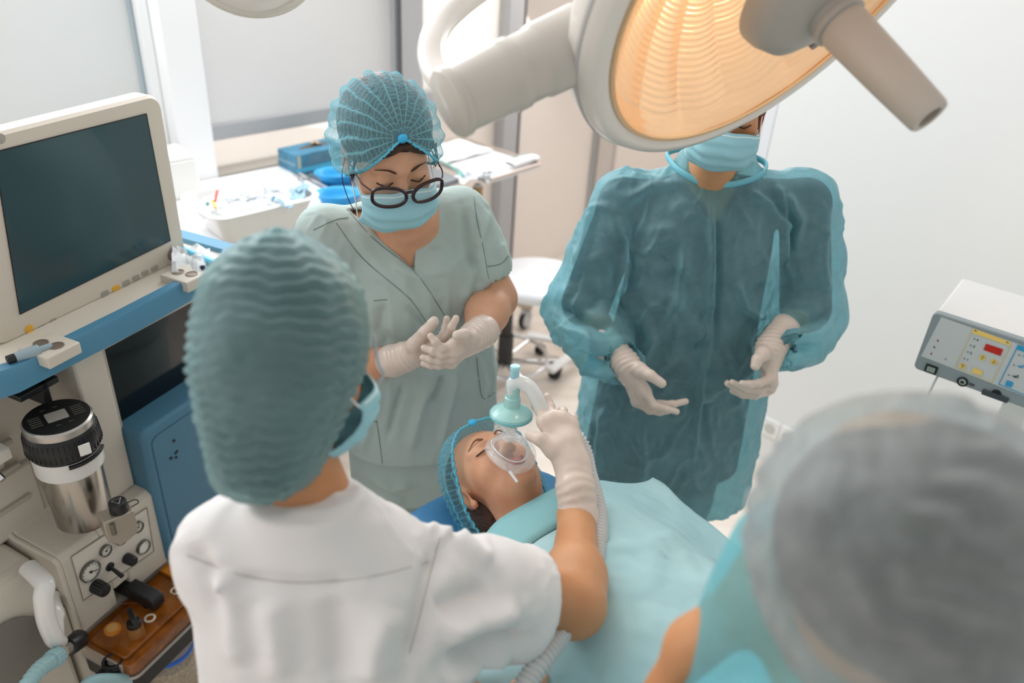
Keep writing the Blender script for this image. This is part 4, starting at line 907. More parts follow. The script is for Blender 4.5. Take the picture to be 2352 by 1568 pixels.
def rayfold(pix, depth, w, h):
    # a crease whose course is read off the photo; it is pressed into the cloth where the cloth really is
    h = h * 1.7; pts = np.array([ray(*p) for p in pix]); pts /= np.linalg.norm(pts, axis=1, keepdims=True)
    def f(v, N):
        d = v - CC; r_ = np.linalg.norm(d, axis=1); d = d / r_[:, None]; best = np.full(len(v), 9.); tt = np.zeros(len(v)); L = len(pts) - 1
        for i in range(L):
            a, b = pts[i], pts[i + 1]; e = b - a; t = np.clip((d - a) @ e / (e @ e), 0, 1); dist = np.linalg.norm(d - a - t[:, None] * e, axis=1) * r_; m = dist < best; best[m] = dist[m]; tt[m] = (i + t[m]) / L
        facing = np.clip(-(N * d).sum(1) * 3, 0, 1) * (np.abs(r_ - depth) < .3)
        return h * np.exp(-(best / w) ** 2) * np.clip(np.sin(PI * np.clip(tt, .04, .96)) * 1.8, 0, 1) * facing
    return f
def cutter(S, pts, dirv, d0, d1, k=.003):
    p = [V3(q) for q in pts]; dv = unit(dirv); c = sum(p) / len(p); pl = []
    for i in range(len(p)):
        a, b = p[i], p[(i + 1) % len(p)]; n = unit(np.cross(b - a, dv)); n = n if (c - a) @ n < 0 else -n; pl.append((a.astype(np.float32), n.astype(np.float32)))
    def fn(X):
        d = None
        for a, n in pl:
            e = (X - a) @ n; d = e if d is None else np.maximum(d, e)
        h = (X - c.astype(np.float32)) @ dv.astype(np.float32); return np.maximum(d, np.maximum(d0 - h, h - d1))
    al = np.array([q + dv * e for q in p for e in (d0, d1)]); S.add(fn, al.min(0), al.max(0), k, 1)
def yawA(yx): x = unit(V3(yx[0], yx[1], 0)); return np.array([x, V3(-x[1], x[0], 0), V3(0, 0, 1)])   # rows: sideways, forward-normal, up

# ================================================================== operating table, patient, drape
pt = V3(-.017, 1.255, .988); pR = np.array([[-.782, -.053, -.621], [-.62, -.033, .784], [-.062, .998, -.007]])
axb = unit(V3(.62, -.785, 0)); sd = V3(.785, .62, 0)            # body direction (towards the feet), patient's left
def bp(s, q, z): return V3(pt[0], pt[1], 0) + axb * s + sd * q + V3(0, 0, z)
BA = np.array([axb, sd, ZU])
ot = thing('operating_table', bp(.8, 0, 0), 'operating table with blue cover and pillow under the patient', 'operating table')
M_cover = mat('cover_blue', '#4c8fbe', .6, bump=.3, bscale=18, bdist=.006, col2='#3f7fb0', vscale=6)
MB().prism(bp(.82, 0, .80), axb, sd, ZU, rrect(1.90, .46, .06), .035).build('mattress', M_cover, ot, bevel=.012, bseg=3)
MB().prism(bp(.78, 0, .755), axb, sd, ZU, rrect(1.8, .40, .05), .045).build('table_frame', M_chrome, ot, bevel=.006)
MB().box(bp(.75, 0, .43), (.30, .26, .65), BA).build('column', mat('column_white', '#d9dbdc', .3), ot, bevel=.02, bseg=3)
MB().box(bp(.75, 0, .06), (.9, .45, .09), BA).build('base', mat('column_white', '#d9dbdc'), ot, bevel=.03, bseg=3)
S = Sdf(.03); S.loft([(-.035, 0, 0, .11, .18), (-.015, 0, 0, .135, .21), (.015, 0, 0, .135, .21), (.035, 0, 0, .11, .18)], BA, o=bp(.01, .0, .855), pw=3)
S.ell(bp(-.02, 0, .93), (.10, .10, .06), BA, .04, 1)
S.build('pillow', .01, M_cover, ot, relax=2, noise=[lambda v, N: .004 * noise3(v, 22, 5)])
pa = thing('person', bp(.6, 0, .84), 'person lying on the operating table, eyes closed, blue cap, neck bare above the drape', 'person')
S = Sdf(.02); head(S, pt, pR); L = w2(pt, pR)
S.cap(L(0, -.02, -.07), bp(.185, -.01, .895), .047, .052, .03); S.cap(L(0, .02, -.09), bp(.16, 0, .93), .030, .035, .03)
S.loft([(-.11, 0, 0, .10, .07), (-.06, 0, 0, .17, .13), (.02, 0, 0, .19, .16), (.12, .0, 0, .17, .145)], np.array([sd, axb, ZU]), o=V3(0, 0, 0)) if False else None
S.chain([bp(.19, -.15, .90), bp(.17, 0, .905), bp(.19, .15, .90)], [.055, .06, .055], .04)
S.loft([(.15, 0, 0, .15, .06), (.2, 0, 0, .19, .085), (.4, 0, 0, .18, .095), (.65, 0, 0, .15, .085), (.85, 0, 0, .17, .09)], np.array([sd, ZU, axb]), o=bp(0, 0, .93), k=.04)
for s in (-1, 1): S.chain([bp(.8, .09 * s, .92), bp(1.2, .09 * s, .91), bp(1.6, .09 * s, .9)], [.075, .055, .04], .03)
for s in (-1, 1): S.chain([bp(.2, .17 * s, .91), bp(.48, .215 * s, .9), bp(.72, .20 * s, .9)], [.045, .036, .026], .02)
S.build('body', .0032, [M_skin, M_lip], pa, relax=1, mi=lipmask(pt, pR))
brows(pt, pR, pa, mat('brow_brown', '#7a5238', .7))
S = Sdf(.02); S.ell(L(0, -.030, .040), (.078, .092, .086), pR.T); S.ell(L(0, -.075, -.04), (.05, .045, .06), pR.T, .03); S.ell(L(.05, -.07, -.03), (.03, .035, .05), pR.T, .03)
cutter(S, [L(0, .055, .2), L(0, .3, .2), L(0, .3, -.2), L(0, .01, -.2)], pR[:, 0], -.3, .3, .01)
S.build('hair', .005, M_hair, pa, relax=2)
M_cap1 = cap_mat('cap_net_light', '#6fc4dc', .20, 26, 40, .42)
bouffant(pt, pR, M_cap1, pa, back=(0, -.115, -.105), w=.102, h=.140, dl=.10, shift=(0, -.012, .004), seed=1, amp=.004)
# drape: one cloth draped over the body
S_ = 90; Q_ = 80; g = []
def smst(x): x = min(max(x, 0), 1); return x * x * (3 - 2 * x)
rng = np.random.default_rng(12)
for i in range(S_):
    row = []
    for j in range(Q_):
        q = -.36 + .94 * j / (Q_ - 1); s0 = .135 + .10 * smst((-q) / .25) * 0 + .05 * smst((abs(q + .02) - .06) / .16) - .07 * smst((q - .08) / .12)
        s = s0 + (1.9 - s0) * (i / (S_ - 1)) ** 1.15
        prof = .118 * math.exp(-(abs(q) / .20) ** 3.2) * (.75 + .25 * smst((s - .15) / .15)) + .02 * math.exp(-((s - .42) / .16) ** 2) * math.exp(-(q / .15) ** 2)
        top = .938 + .006 * math.exp(-((q - .20) / .09) ** 2) * (1 - smst((s - .5) / .3)) + prof * (1 if s < .9 else .8); EL = .285 if q < 0 else .36; ed = abs(q) - EL; top -= .035 * smst((q - .17) / .17)
        fl = smst((s - .155) / .02) if False else 1
        z = top if ed < 0 else top - 2.2 * ed - 1.5 * ed * ed
        qq = q if ed < 0 else math.copysign(EL + ed * .45, q)
        z += .0035 * math.sin(9 * s + 21 * q) + .003 * math.sin(31 * q - 6 * s) + .0015 * math.sin(55 * s + 13 * q)
        if ed > 0: qq += .012 * math.sin(26 * s) * min(1, ed * 8)
        for k_, (aa, bb, cc_, ww, hh) in enumerate(((1, .55, .42, .012, .012), (1, -.8, .55, .018, .014), (.3, 1, .10, .012, -.010), (1, .2, .78, .015, .012), (.9, -.4, .30, .010, .008), (.5, 1, .42, .014, .010), (1, 1.4, .95, .016, .012), (1, -.2, .66, .008, -.008))): z += hh * math.exp(-((aa * s + bb * q - cc_ + .01 * math.sin(14 * s + 9 * q + k_)) / ww) ** 2) * (.5 + .5 * math.sin(7 * s - 11 * q + k_))
        z += .006 * math.exp(-((s - .33 - .25 * q) / .012) ** 2) + .005 * math.exp(-((q - .03) / .008) ** 2) * smst((s - .25) / .1)
        row.append(bp(s, qq, z))
    g.append(row)
M_drape = mat('drape_aqua', '#b8dde2', .75, transl=.15, bump=.8, bscale=9, bdist=.035, col2='#acd5dc', vscale=5, bdetail=2)
dr_ = uvmesh('surgical_drape', g, M_drape, None, solid=.0015); tag(dr_, 'aqua blue drape covering the patient from the neck down', 'drape')
hem = [V3(g[0][j]) + ZU * .006 for j in range(2, Q_ - 43)]; hem2 = [V3(g[7][j]) + ZU * .007 for j in range(2, Q_ - 43)]
fold = [[h_ * (1 - t) + k_ * t + ZU * .004 * math.sin(PI * t) for t in np.linspace(0, 1, 6)] for h_, k_ in zip(hem, [q_ - ZU * .004 for q_ in hem2])]
uvmesh('folded_hem', fold, mat('drape_hem', '#93cbd1', .75, transl=.15), dr_, solid=.0015)

# ================================================================== oxygen mask, filter, elbow, corrugated hose
mc = V3(L(0, .118, -.052)); mn = unit(pR @ V3(0, 1, -.10)); mR = pR
mk = thing('oxygen_mask', mc, 'clear plastic breathing mask with a round mint filter held over the patient face', 'breathing mask')
M_mclear = mat('mask_clear', '#e8eef0', .06, alpha=.22, coat=1, spec=.8); M_mcush = mat('mask_cushion', '#eef2f3', .08, alpha=.30, coat=1, spec=.8)
def oval(c, rx, rz, dy): return [c + pR @ V3(rx * math.cos(a) * (1 - .12 * math.sin(a)), dy + .006 * math.cos(2 * a), rz * math.sin(a)) for a in np.linspace(0, 2 * PI, 49)[:-1]]
oc = L(0, .095, -.050)
MB().tube(oval(oc, .036, .048, .006), .0095, 14, closed=True, flat=.8).build('cushion', M_mcush, mk, smooth=180)
for rr_, dy in ((.029, .016), (.0325, .020)): MB().tube(oval(oc, rr_, rr_ * 1.32, dy), .0012, 6, closed=True).build('seal_edge', mat('edge_clear', '#f4f8fa', .05, alpha=.75, coat=1), mk, smooth=180)
rows = [oval(oc, .034, .045, .014), oval(oc, .030, .040, .028), oval(oc, .022, .028, .042), oval(oc, .013, .014, .052)]
rows = [r_ + [r_[0]] for r_ in rows]; uvmesh('dome', rows, M_mclear, mk)
tipc = oc + pR @ V3(0, .052, .0); fd = unit(V3(.02, .10, 1)); 
MB().rev(tipc - fd * .012, fd, [(.0125, 0), (.0135, .002), (.0130, .02), (.0115, .04)], 30).build('mask_port', M_mcush, mk)
fc = tipc + fd * .030
M_mint = mat('filter_mint', '#a9dcd9', .3, alpha=.82, coat=.6); M_mint2 = mat('filter_rim', '#7cc3c8', .3, coat=.5)
fl_ = MB().rev(fc, fd, [(.011, -.012), (.013, -.002), (.036, .006), (.039, .010), (.039, .016), (.034, .021), (.016, .030), (.015, .048), (.0125, .050), (.0125, .07)], 48).build('filter', M_mint, mk)
MB().rev(fc, fd, [(.0385, .006), (.0405, .008), (.0405, .013), (.0385, .015)], 48).build('filter_rim', M_mint2, fl_)
el0 = fc + fd * .066
ec = el0 + fd * .014
el = MB().tube(catmull([el0 - fd * .01, ec, ec + V3(.03, -.005, -.006), ec + V3(.055, -.02, -.045), ec + V3(.068, -.03, -.07)], 6), np.linspace(.0125, .0145, 25), 20).build('elbow', mat('elbow_clear', '#eff2f2', .12, alpha=.68, coat=.8), mk)
MB().cyl(ec + fd * .004, ec + fd * .026, .0085, seg=18, bev=.001).build('port_cap', mat('port_grey_blue', '#9ccbd8', .4), mk)
MB().cyl(ec + fd * .024, ec + fd * .034, .0095, seg=18, bev=.002).build('cap_lid', mat('port_mint', '#a9dbe4', .3), mk)
b0 = L(.030, .098, -.092); MB().cyl(b0, b0 + unit(V3(.5, -.6, -.3)) * .026, .0035, .0028, 12).build('inflation_port', mat('edge_clear', '#f4f8fa'), mk)
M_corr = mat('corrugated_white', '#e3e3e2', .4, transl=.25)
hp_ = catmull([ec + V3(.060, -.026, -.055), W(1328, 1010, 1.52), W(1352, 1090, 1.48), W(1374, 1180, 1.42), W(1370, 1270, 1.34), W(1345, 1350, 1.27), W(1310, 1420, 1.20), W(1255, 1500, 1.13), W(1215, 1560, 1.10), W(1180, 1630, 1.08), W(1150, 1740, 1.08)], 44)
seglen = np.r_[0, np.cumsum(np.linalg.norm(np.diff(hp_, axis=0), axis=1))]; uu = np.arange(0, seglen[-1], .0016); hp_ = np.stack([np.interp(uu, seglen, hp_[:, k]) for k in range(3)], 1)
o = MB().tube(hp_, .0150 + .0020 * np.sin(uu / .0078 * 2 * PI), 22).build('corrugated_hose', M_corr, smooth=180); tag(o, 'white corrugated breathing hose running from the mask behind the raised forearm', 'hose')
# ================================================================== standing people
from mathutils.bvhtree import BVHTree
def bvh(o):
    me = o.data; return BVHTree.FromPolygons([v.co for v in me.vertices], [p.vertices for p in me.polygons])
def onto(bv, pix, lift=.0):
    out = []
    for p in catmull([V3(a, b, 0) for a, b in pix], 8):
        d = ray(p[0], p[1]); loc, nrm, i, ds = bv.ray_cast(Vector(CC), Vector(unit(d)))
        if loc is not None: out.append(V3(*loc) + V3(*nrm) * lift)
    return out
def seam(o, bv, pix, m, r=.0010, name='seam'):
    p = onto(bv, pix, .0002)
    if len(p) < 4: return
    q = np.array(p); q[1:-1] = (q[:-2] + q[1:-1] * 2 + q[2:]) / 4; return MB().tube(q, r, 6).build(name, m, o)
def legs(S, hipL, hipR, z0, r0, ft=(0, -.06, 0)):
    for h in (hipL, hipR):
        h = V3(h); S.chain([h, V3(h[0], h[1] + .0, .48), V3(h[0], h[1] + .03, .09)], [r0, r0 * .72, r0 * .5], .03)
def shoes(par, pts, d, m):
    for p in pts: S = Sdf(.02); S.cap(V3(p[0], p[1], .045) - unit(d) * .03, V3(p[0], p[1], .035) + unit(d) * .13, .045, .036); S.half(V3(p[0], p[1], .002), V3(0, 0, -1)); S.build('shoe', .008, m, par, relax=1)
M_clog = mat('clog_white', '#e9e9e6', .4)
# ---------------------------------------------------------------- nurse with glasses
nu_ = thing('person', (-.235, 1.70, 0), 'person in pale sage scrubs, dark glasses, blue mask and net cap, gloved hands folded', 'person')
nt_ = V3(-.272, 1.545, 1.558); nR_ = np.array([[-.890, .449, .078], [-.452, -.830, -.300], [-.05, -.305, .950]]); u_, s_v, vt = np.linalg.svd(nR_); nR_ = u_ @ vt; nQ_ = nR_ * 1.07
L = w2(nt_, nQ_)
shr = P(1068, 488, 1.70); shl = P(748, 535, 1.62); elr = P(1136, 686, 1.66); wrr = P(1090, 772, 1.46); wrl = P(912, 826, 1.47); ell_ = P(800, 848, 1.60)
NA = yawA((.97, .25)); NO = V3(-.235, 1.70, 0)
S = Sdf(.02); head(S, nt_, nR_, 1.07)
S.cap(L(0, -.015, -.06), V3(-.245, 1.63, 1.385), .053, .062, .03); S.cap(L(0, .04, -.095), V3(-.24, 1.60, 1.40), .04, .05, .03)
S.loft([(.70, 0, .02, .15, .12), (.95, 0, 0, .175, .14), (1.1, 0, 0, .160, .125), (1.24, 0, 0, .160, .133), (1.31, 0, 0, .155, .108), (1.37, 0, .0, .11, .075), (1.41, 0, 0, .06, .05)], NA, o=V3(NO[0], NO[1], 0), k=.03)
S.chain([V3(-.24, 1.66, 1.37), shr - V3(.02, 0, .02)], [.06, .05], .03); S.chain([V3(-.24, 1.66, 1.37), shl + V3(.02, 0, -.02)], [.06, .05], .03)
S.chain([shr - V3(.01, 0, .01), elr, wrr], [.056, .050, .029], .02); S.ell(elr * .6 + wrr * .4, (.046, .046, .046), None, .03)
S.chain([shl, ell_, wrl], [.055, .048, .031], .02)
legs(S, (-.31, 1.70, .78), (-.15, 1.74, .78), 0, .085)
S.build('body', .0042, [M_skin, M_lip], nu_, relax=1)
brows(nt_, nQ_, nu_, M_hair)
# scrub top
M_scrub = mat('scrub_sage', '#b0c0bd', .85, bump=.5, bscale=11, bdist=.012, col2='#a8b9b5', vscale=4, bdetail=4)
S = Sdf(.03); S.loft([(.765, 0, -.005, .198, .158), (.85, 0, 0, .202, .162), (.98, 0, 0, .198, .160), (1.08, 0, 0, .184, .148), (1.20, 0, 0, .178, .152), (1.29, 0, 0, .172, .130), (1.35, 0, 0, .135, .092), (1.40, 0, 0, .075, .055)], NA, o=V3(NO[0], NO[1], 0), k=.03)
S.chain([V3(-.24, 1.665, 1.375), shr - V3(.015, 0, .012)], [.064, .062], .03); S.chain([V3(-.24, 1.66, 1.372), shl + V3(.015, 0, -.012)], [.064, .062], .03)
er_ = shr + (elr - shr) * .60; S.cap(shr - V3(.01, 0, .01), er_, .066, .068, .02); S.cap(er_ + (elr - shr) * .05, er_ + (elr - shr) * .6, .055, .06, .004, 1)
el_ = shl + (ell_ - shl) * .62; S.cap(shl, el_, .066, .066, .02)
S.cap(V3(-.242, 1.64, 1.40), L(0, .0, -.06), .060, .064, .004, 1)
rdn = unit(ray(900, 560)); cutter(S, [P(797, 478, 1.56), P(968, 470, 1.56), P(950, 622, 1.56)], rdn, -.16, .09)
S.half(V3(-.23, 1.7, .772), V3(.0, .1, -1), .006)
fo = [rayfold([(1120, 470), (1100, 560), (1112, 640), (1085, 700)], 1.9, .010, .010), rayfold([(1060, 470), (1075, 560), (1098, 640)], 1.9, .009, -.007), rayfold([(990, 860), (960, 960), (940, 1040)], 1.9, .012, .009), rayfold([(1050, 850), (1030, 940), (1010, 1030)], 1.9, .010, .009),
      rayfold([(880, 880), (850, 960), (830, 1050)], 1.9, .011, .008), rayfold([(1095, 810), (1110, 880), (1100, 960)], 1.9, .007, .010), rayfold([(1020, 860), (990, 930)], 1.9, .008, -.008), rayfold([(930, 870), (905, 950), (890, 1010)], 1.9, .008, -.007),
      rayfold([(1000, 700), (960, 640), (890, 600)], 1.9, .010, .005), rayfold([(1060, 700), (1085, 640), (1095, 600)], 1.9, .012, .006), rayfold([(880, 690), (870, 760), (900, 800)], 1.9, .014, -.008), rayfold([(1140, 560), (1160, 600)], 1.9, .012, .006), rayfold([(1000, 560), (1010, 640)], 1.9, .02, .005),
      rayfold([(800, 520), (880, 620), (960, 690), (1020, 745)], 1.9, .014, .0035), rayfold([(1035, 750), (1060, 800), (1070, 850)], 1.9, .006, .008), rayfold([(930, 700), (985, 755)], 1.9, .008, -.005)]
st_ = S.build('scrub_top', .0048, M_scrub, nu_, relax=1, noise=fo + [creases(34, .0050, 41, (1, 1, .5), .16), creases(60, .0025, 43, (1, 1, .7), .18), lambda v, N: .0022 * noise3(v, 17, 3)])
M_seam = mat('seam_grey', '#6d827c', .9); bv = bvh(st_)
for px in ([(772, 512), (830, 590), (900, 650), (945, 690), (985, 748)], [(797, 480), (860, 550), (950, 622), (1000, 690), (1035, 750)], [(966, 474), (957, 540), (950, 622)], [(720, 528), (770, 505), (800, 500)], [(1085, 425), (1095, 500), (1110, 570), (1122, 640)],
           [(1120, 612), (1150, 606), (1166, 588)], [(990, 425), (1040, 420), (1085, 428)], [(865, 965), (873, 1020), (880, 1078)], [(800, 965), (865, 968)], [(1095, 820), (1100, 870), (1110, 915), (1138, 900)], [(858, 690), (890, 688)]):
    seam(st_, bv, px, M_seam)
S = Sdf(.02); S.loft([(.60, -.005, 0, .17, .135), (.70, 0, 0, .178, .142), (.80, 0, 0, .170, .138)], NA, o=V3(NO[0], NO[1], 0), k=.02)
for h, q in ((-.315, 1.68), (-.145, 1.75)): S.chain([V3(h, q, .74), V3(h - .0, q, .45), V3(h, q + .01, .10)], [.098, .085, .072], .02)
tr = S.build('trousers', .0065, M_scrub, nu_, relax=2, noise=[lambda v, N: .005 * noise3(v * V3(1, 1, .25), 34, 7), rayfold([(850, 1090), (900, 1120), (950, 1110)], 2.2, .012, .008), rayfold([(860, 1130), (930, 1150)], 2.2, .010, .007)])
shoes(nu_, [(-.315, 1.66), (-.145, 1.73)], V3(.1, -1, 0), M_clog)
# hair, cap, mask, glasses
S = Sdf(.02); S.ell(L(0, -.015, .047), (.091, .106, .096), nR_.T); S.ell(L(0, -.08, -.02), (.06, .045, .055), nR_.T, .03)
cutter(S, [L(0, .084, .056), L(0, .3, .14), L(0, .3, -.3), L(0, .012, -.3), L(0, .040, .004)], nR_[:, 0], -.3, .3, .012)
S.build('hair', .004, M_hair, nu_, relax=1, noise=[lambda v, N: .0015 * noise3(v, 160, 3)])
b = MB(); rng = np.random.default_rng(6)
for s in (1, -1):
    for k in range(16):
        o0 = L(s * (.052 + .002 * rng.normal()), .058 + .012 * rng.random(), .070 + .006 * rng.normal()); o1 = L(s * (.072 + .004 * rng.random()), .052, .030); o2 = L(s * (.080 + .003 * rng.normal()), .040 + .006 * rng.random(), -.004 - .02 * rng.random())
        b.tube(catmull([o0, o1, o2], 6), np.linspace(.0022, .0005, 13), 5)
    for k in range(26):
        o0 = L(s * .002 * k, .0915 - .0008 * k, .0745 - .0006 * k * rng.random()); o1 = L(s * (.018 + .0022 * k), .086 - .0012 * k, .056 - .0008 * k); o2 = L(s * (.056 + .0008 * k), .066 - .0006 * k, .030 + .0005 * k); b.tube(catmull([o0, o1, o2], 5), np.linspace(.003, .0008, 11), 5)
b.build('hairline_strands', M_hair, nu_)
MB().tube(catmull([L(.081, .01, .012), L(.090, .015, -.03), L(.082, .02, -.075), L(.070, .02, -.11)], 6), .0009, 5).build('loose_strand', M_hair, nu_)
M_cap2 = cap_mat('cap_net_nurse', '#8fd3e2', .26, 17, 46, .45)
bouffant(nt_, nQ_, M_cap2, nu_, front=(0, .080, .083), back=(0, -.105, -.045), w=.102, h=.112, dl=.58, nf=14, amp=.0042, crimp=.0012, shift=(0, -.005, .004), seed=5)
fm = face_mask(nt_, nQ_, nu_)
M_frame2 = mat('spectacle_frame', '#260b12', .25, coat=.15); gl = []
b = MB()
for s in (-1, 1):
    pts = []
    for a in np.linspace(0, 2 * PI, 41)[:-1]:
        ca, sa = math.cos(a), math.sin(a); x = .0355 + .0295 * math.copysign(abs(ca) ** .85, ca); z = -.008 + .0205 * math.copysign(abs(sa) ** .8, sa) + (.004 * ca if sa > 0 else 0)
        pts.append(L(s * x, .129 - 3.0 * (x * x), z + .004))
    b.tube(pts, .0035, 8, closed=True); gl.append(pts)
b.tube(catmull([L(-.009, .1285, .003), L(0, .1315, .006), L(.009, .1285, .003)], 5), .003, 8)
gs = b.build('spectacles', M_frame2, nu_)
for pts in gl: c_ = sum(pts) / len(pts); MB().add([c_] + pts, [(0, i + 1, (i + 1) % 40 + 1) for i in range(40)]).build('lens', mat('lens_glass', '#e8eef0', .03, alpha=.12, spec=.8), gs)
for s in (-1, 1): MB().tube(catmull([L(s * .064, .1165, .008), L(s * .075, .09, .008), L(s * .077, .05, .006), L(s * .079, .01, .004), L(s * .078, -.02, -.01)], 6), .0016, 8).build('temple_arm', M_frame2, gs)
# gloved hands
S = Sdf(.006); Q = lambda pts: [P(a, b_, y) for a, b_, y in pts]
hand(S, P(928, 820, 1.46), Q([(1002, 786, 1.43), (1003, 800, 1.44), (996, 812, 1.45), (986, 822, 1.46)]),
     [Q([(1022, 772, 1.425), (1036, 752, 1.425), (1047, 731, 1.43)]), Q([(1018, 775, 1.45), (1024, 752, 1.465), (1026, 732, 1.47)]), Q([(1010, 795, 1.47), (1014, 775, 1.49), (1016, 765, 1.49)]), Q([(1005, 818, 1.45), (1022, 820, 1.45), (1036, 822, 1.45)])],
     Q([(952, 792, 1.435), (976, 762, 1.42), (997, 738, 1.42)]), r=.0092, palm=.0140)
S.chain([P(905, 828, 1.475), P(930, 820, 1.46), P(955, 812, 1.455)], [.0345, .031, .027], .01); S.cap(P(905, 828, 1.475), P(900, 829, 1.478), .0365, .0365, .003)
g1 = S.build('glove', .0024, M_glove, nu_, relax=1, noise=[cuff_ridges(P(905, 828, 1.475), P(950, 815, 1.455), 5, 1, .0011), lambda v, N: .0004 * noise3(v, 240, 2), creases(95, .0008, 71, (1, 1, 1), .15)])
S = Sdf(.006)
hand(S, P(1088, 775, 1.445), Q([(1044, 790, 1.395), (1048, 806, 1.395), (1044, 820, 1.40), (1036, 832, 1.41)]),
     [Q([(1016, 800, 1.385), (1000, 785, 1.385), (989, 772, 1.39)]), Q([(1014, 815, 1.385), (994, 806, 1.385), (974, 799, 1.39)]), Q([(1010, 828, 1.39), (990, 825, 1.39), (971, 821, 1.395)]), Q([(1008, 838, 1.40), (990, 838, 1.40), (973, 835, 1.405)])],
     Q([(1078, 778, 1.41), (1066, 768, 1.385), (1050, 770, 1.375)]), r=.0092, palm=.0140)
S.chain([P(1106, 763, 1.475), P(1088, 774, 1.45), P(1070, 788, 1.43)], [.034, .031, .027], .01); S.cap(P(1106, 763, 1.475), P(1109, 761, 1.48), .036, .036, .003)
S.build('glove', .0024, M_glove, nu_, relax=1, noise=[cuff_ridges(P(1108, 762, 1.475), P(1075, 785, 1.44), 4, 4, .001), lambda v, N: .0004 * noise3(v, 240, 5)])

# ---------------------------------------------------------------- man in the translucent gown
ma = thing('person', (.455, 1.84, 0), 'person in a see-through blue isolation gown over navy scrubs, both gloved palms turned up', 'person')
mt = V3(.425, 1.735, 1.655); mY = unit(V3(-.10, -.95, -.28)); mX = unit(np.cross(mY, V3(.02, 0, 1))); mZ = np.cross(mX, mY); mRr = np.array([mX, mY, mZ]).T
L = w2(mt, mRr); GO = V3(.455, 1.85, 0); GA = yawA((.995, .06))
sL = P(1432, 462, 1.86); sR = P(1850, 462, 1.86); eL_ = P(1345, 700, 1.80); eR_ = P(1850, 712, 1.80); wL = P(1432, 832, 1.62); wR = P(1780, 792, 1.66)
S = Sdf(.02); head(S, mt, mRr)
S.cap(L(0, -.025, -.06), V3(.445, 1.85, 1.42), .054, .058, .03); S.cap(L(0, .03, -.095), V3(.44, 1.84, 1.42), .036, .042, .03)
S.loft([(.75, 0, 0, .16, .11), (1.0, 0, 0, .16, .11), (1.2, 0, 0, .17, .115), (1.36, 0, 0, .15, .09), (1.41, 0, 0, .09, .06), (1.45, 0, 0, .05, .045)], GA, o=GO, k=.02)
for a, b_, c_ in ((sL, eL_, wL), (sR, eR_, wR)): S.chain([V3(.45, 1.84, 1.40), a - V3(0, 0, .01), b_, c_], [.05, .043, .038, .029], .02)
legs(S, (.36, 1.85, .8), (.55, 1.85, .8), 0, .085)
S.build('body', .0048, M_skin2, ma, relax=1)
M_navy = mat('scrub_navy', '#131f2b', .85, bump=.3, bscale=20, bdist=.004)
S = Sdf(.03); S.loft([(.60, 0, 0, .222, .135), (.9, 0, 0, .205, .128), (1.1, 0, 0, .180, .122), (1.28, 0, 0, .172, .118), (1.36, 0, 0, .165, .10), (1.41, 0, 0, .128, .078), (1.447, 0, 0, .086, .056)], GA, o=GO, k=.03)
for a, b_ in ((sL, eL_), (sR, eR_)): S.chain([V3(.45, 1.84, 1.40), a - V3(0, 0, .006), a + (b_ - a) * .98], [.052, .058, .063], .02)
S.cap(V3(.445, 1.80, 1.47), L(0, .03, -.08), .065, .07, .004, 1)
cutter(S, [P(1560, 365, 1.72), P(1735, 365, 1.72), P(1643, 520, 1.72)], unit(ray(1640, 450)), -.2, .10)
S.build('scrub_shirt', .006, M_navy, ma, relax=1)
S = Sdf(.02); S.loft([(.62, 0, 0, .17, .12), (.8, 0, 0, .175, .125)], GA, o=GO)
for h in (.36, .55): S.chain([V3(h, 1.85, .74), V3(h, 1.86, .45), V3(h, 1.87, .10)], [.095, .082, .07], .02)
S.build('trousers', .008, M_navy, ma, relax=1); shoes(ma, [(.36, 1.84), (.55, 1.84)], V3(0, -1, 0), M_clog)
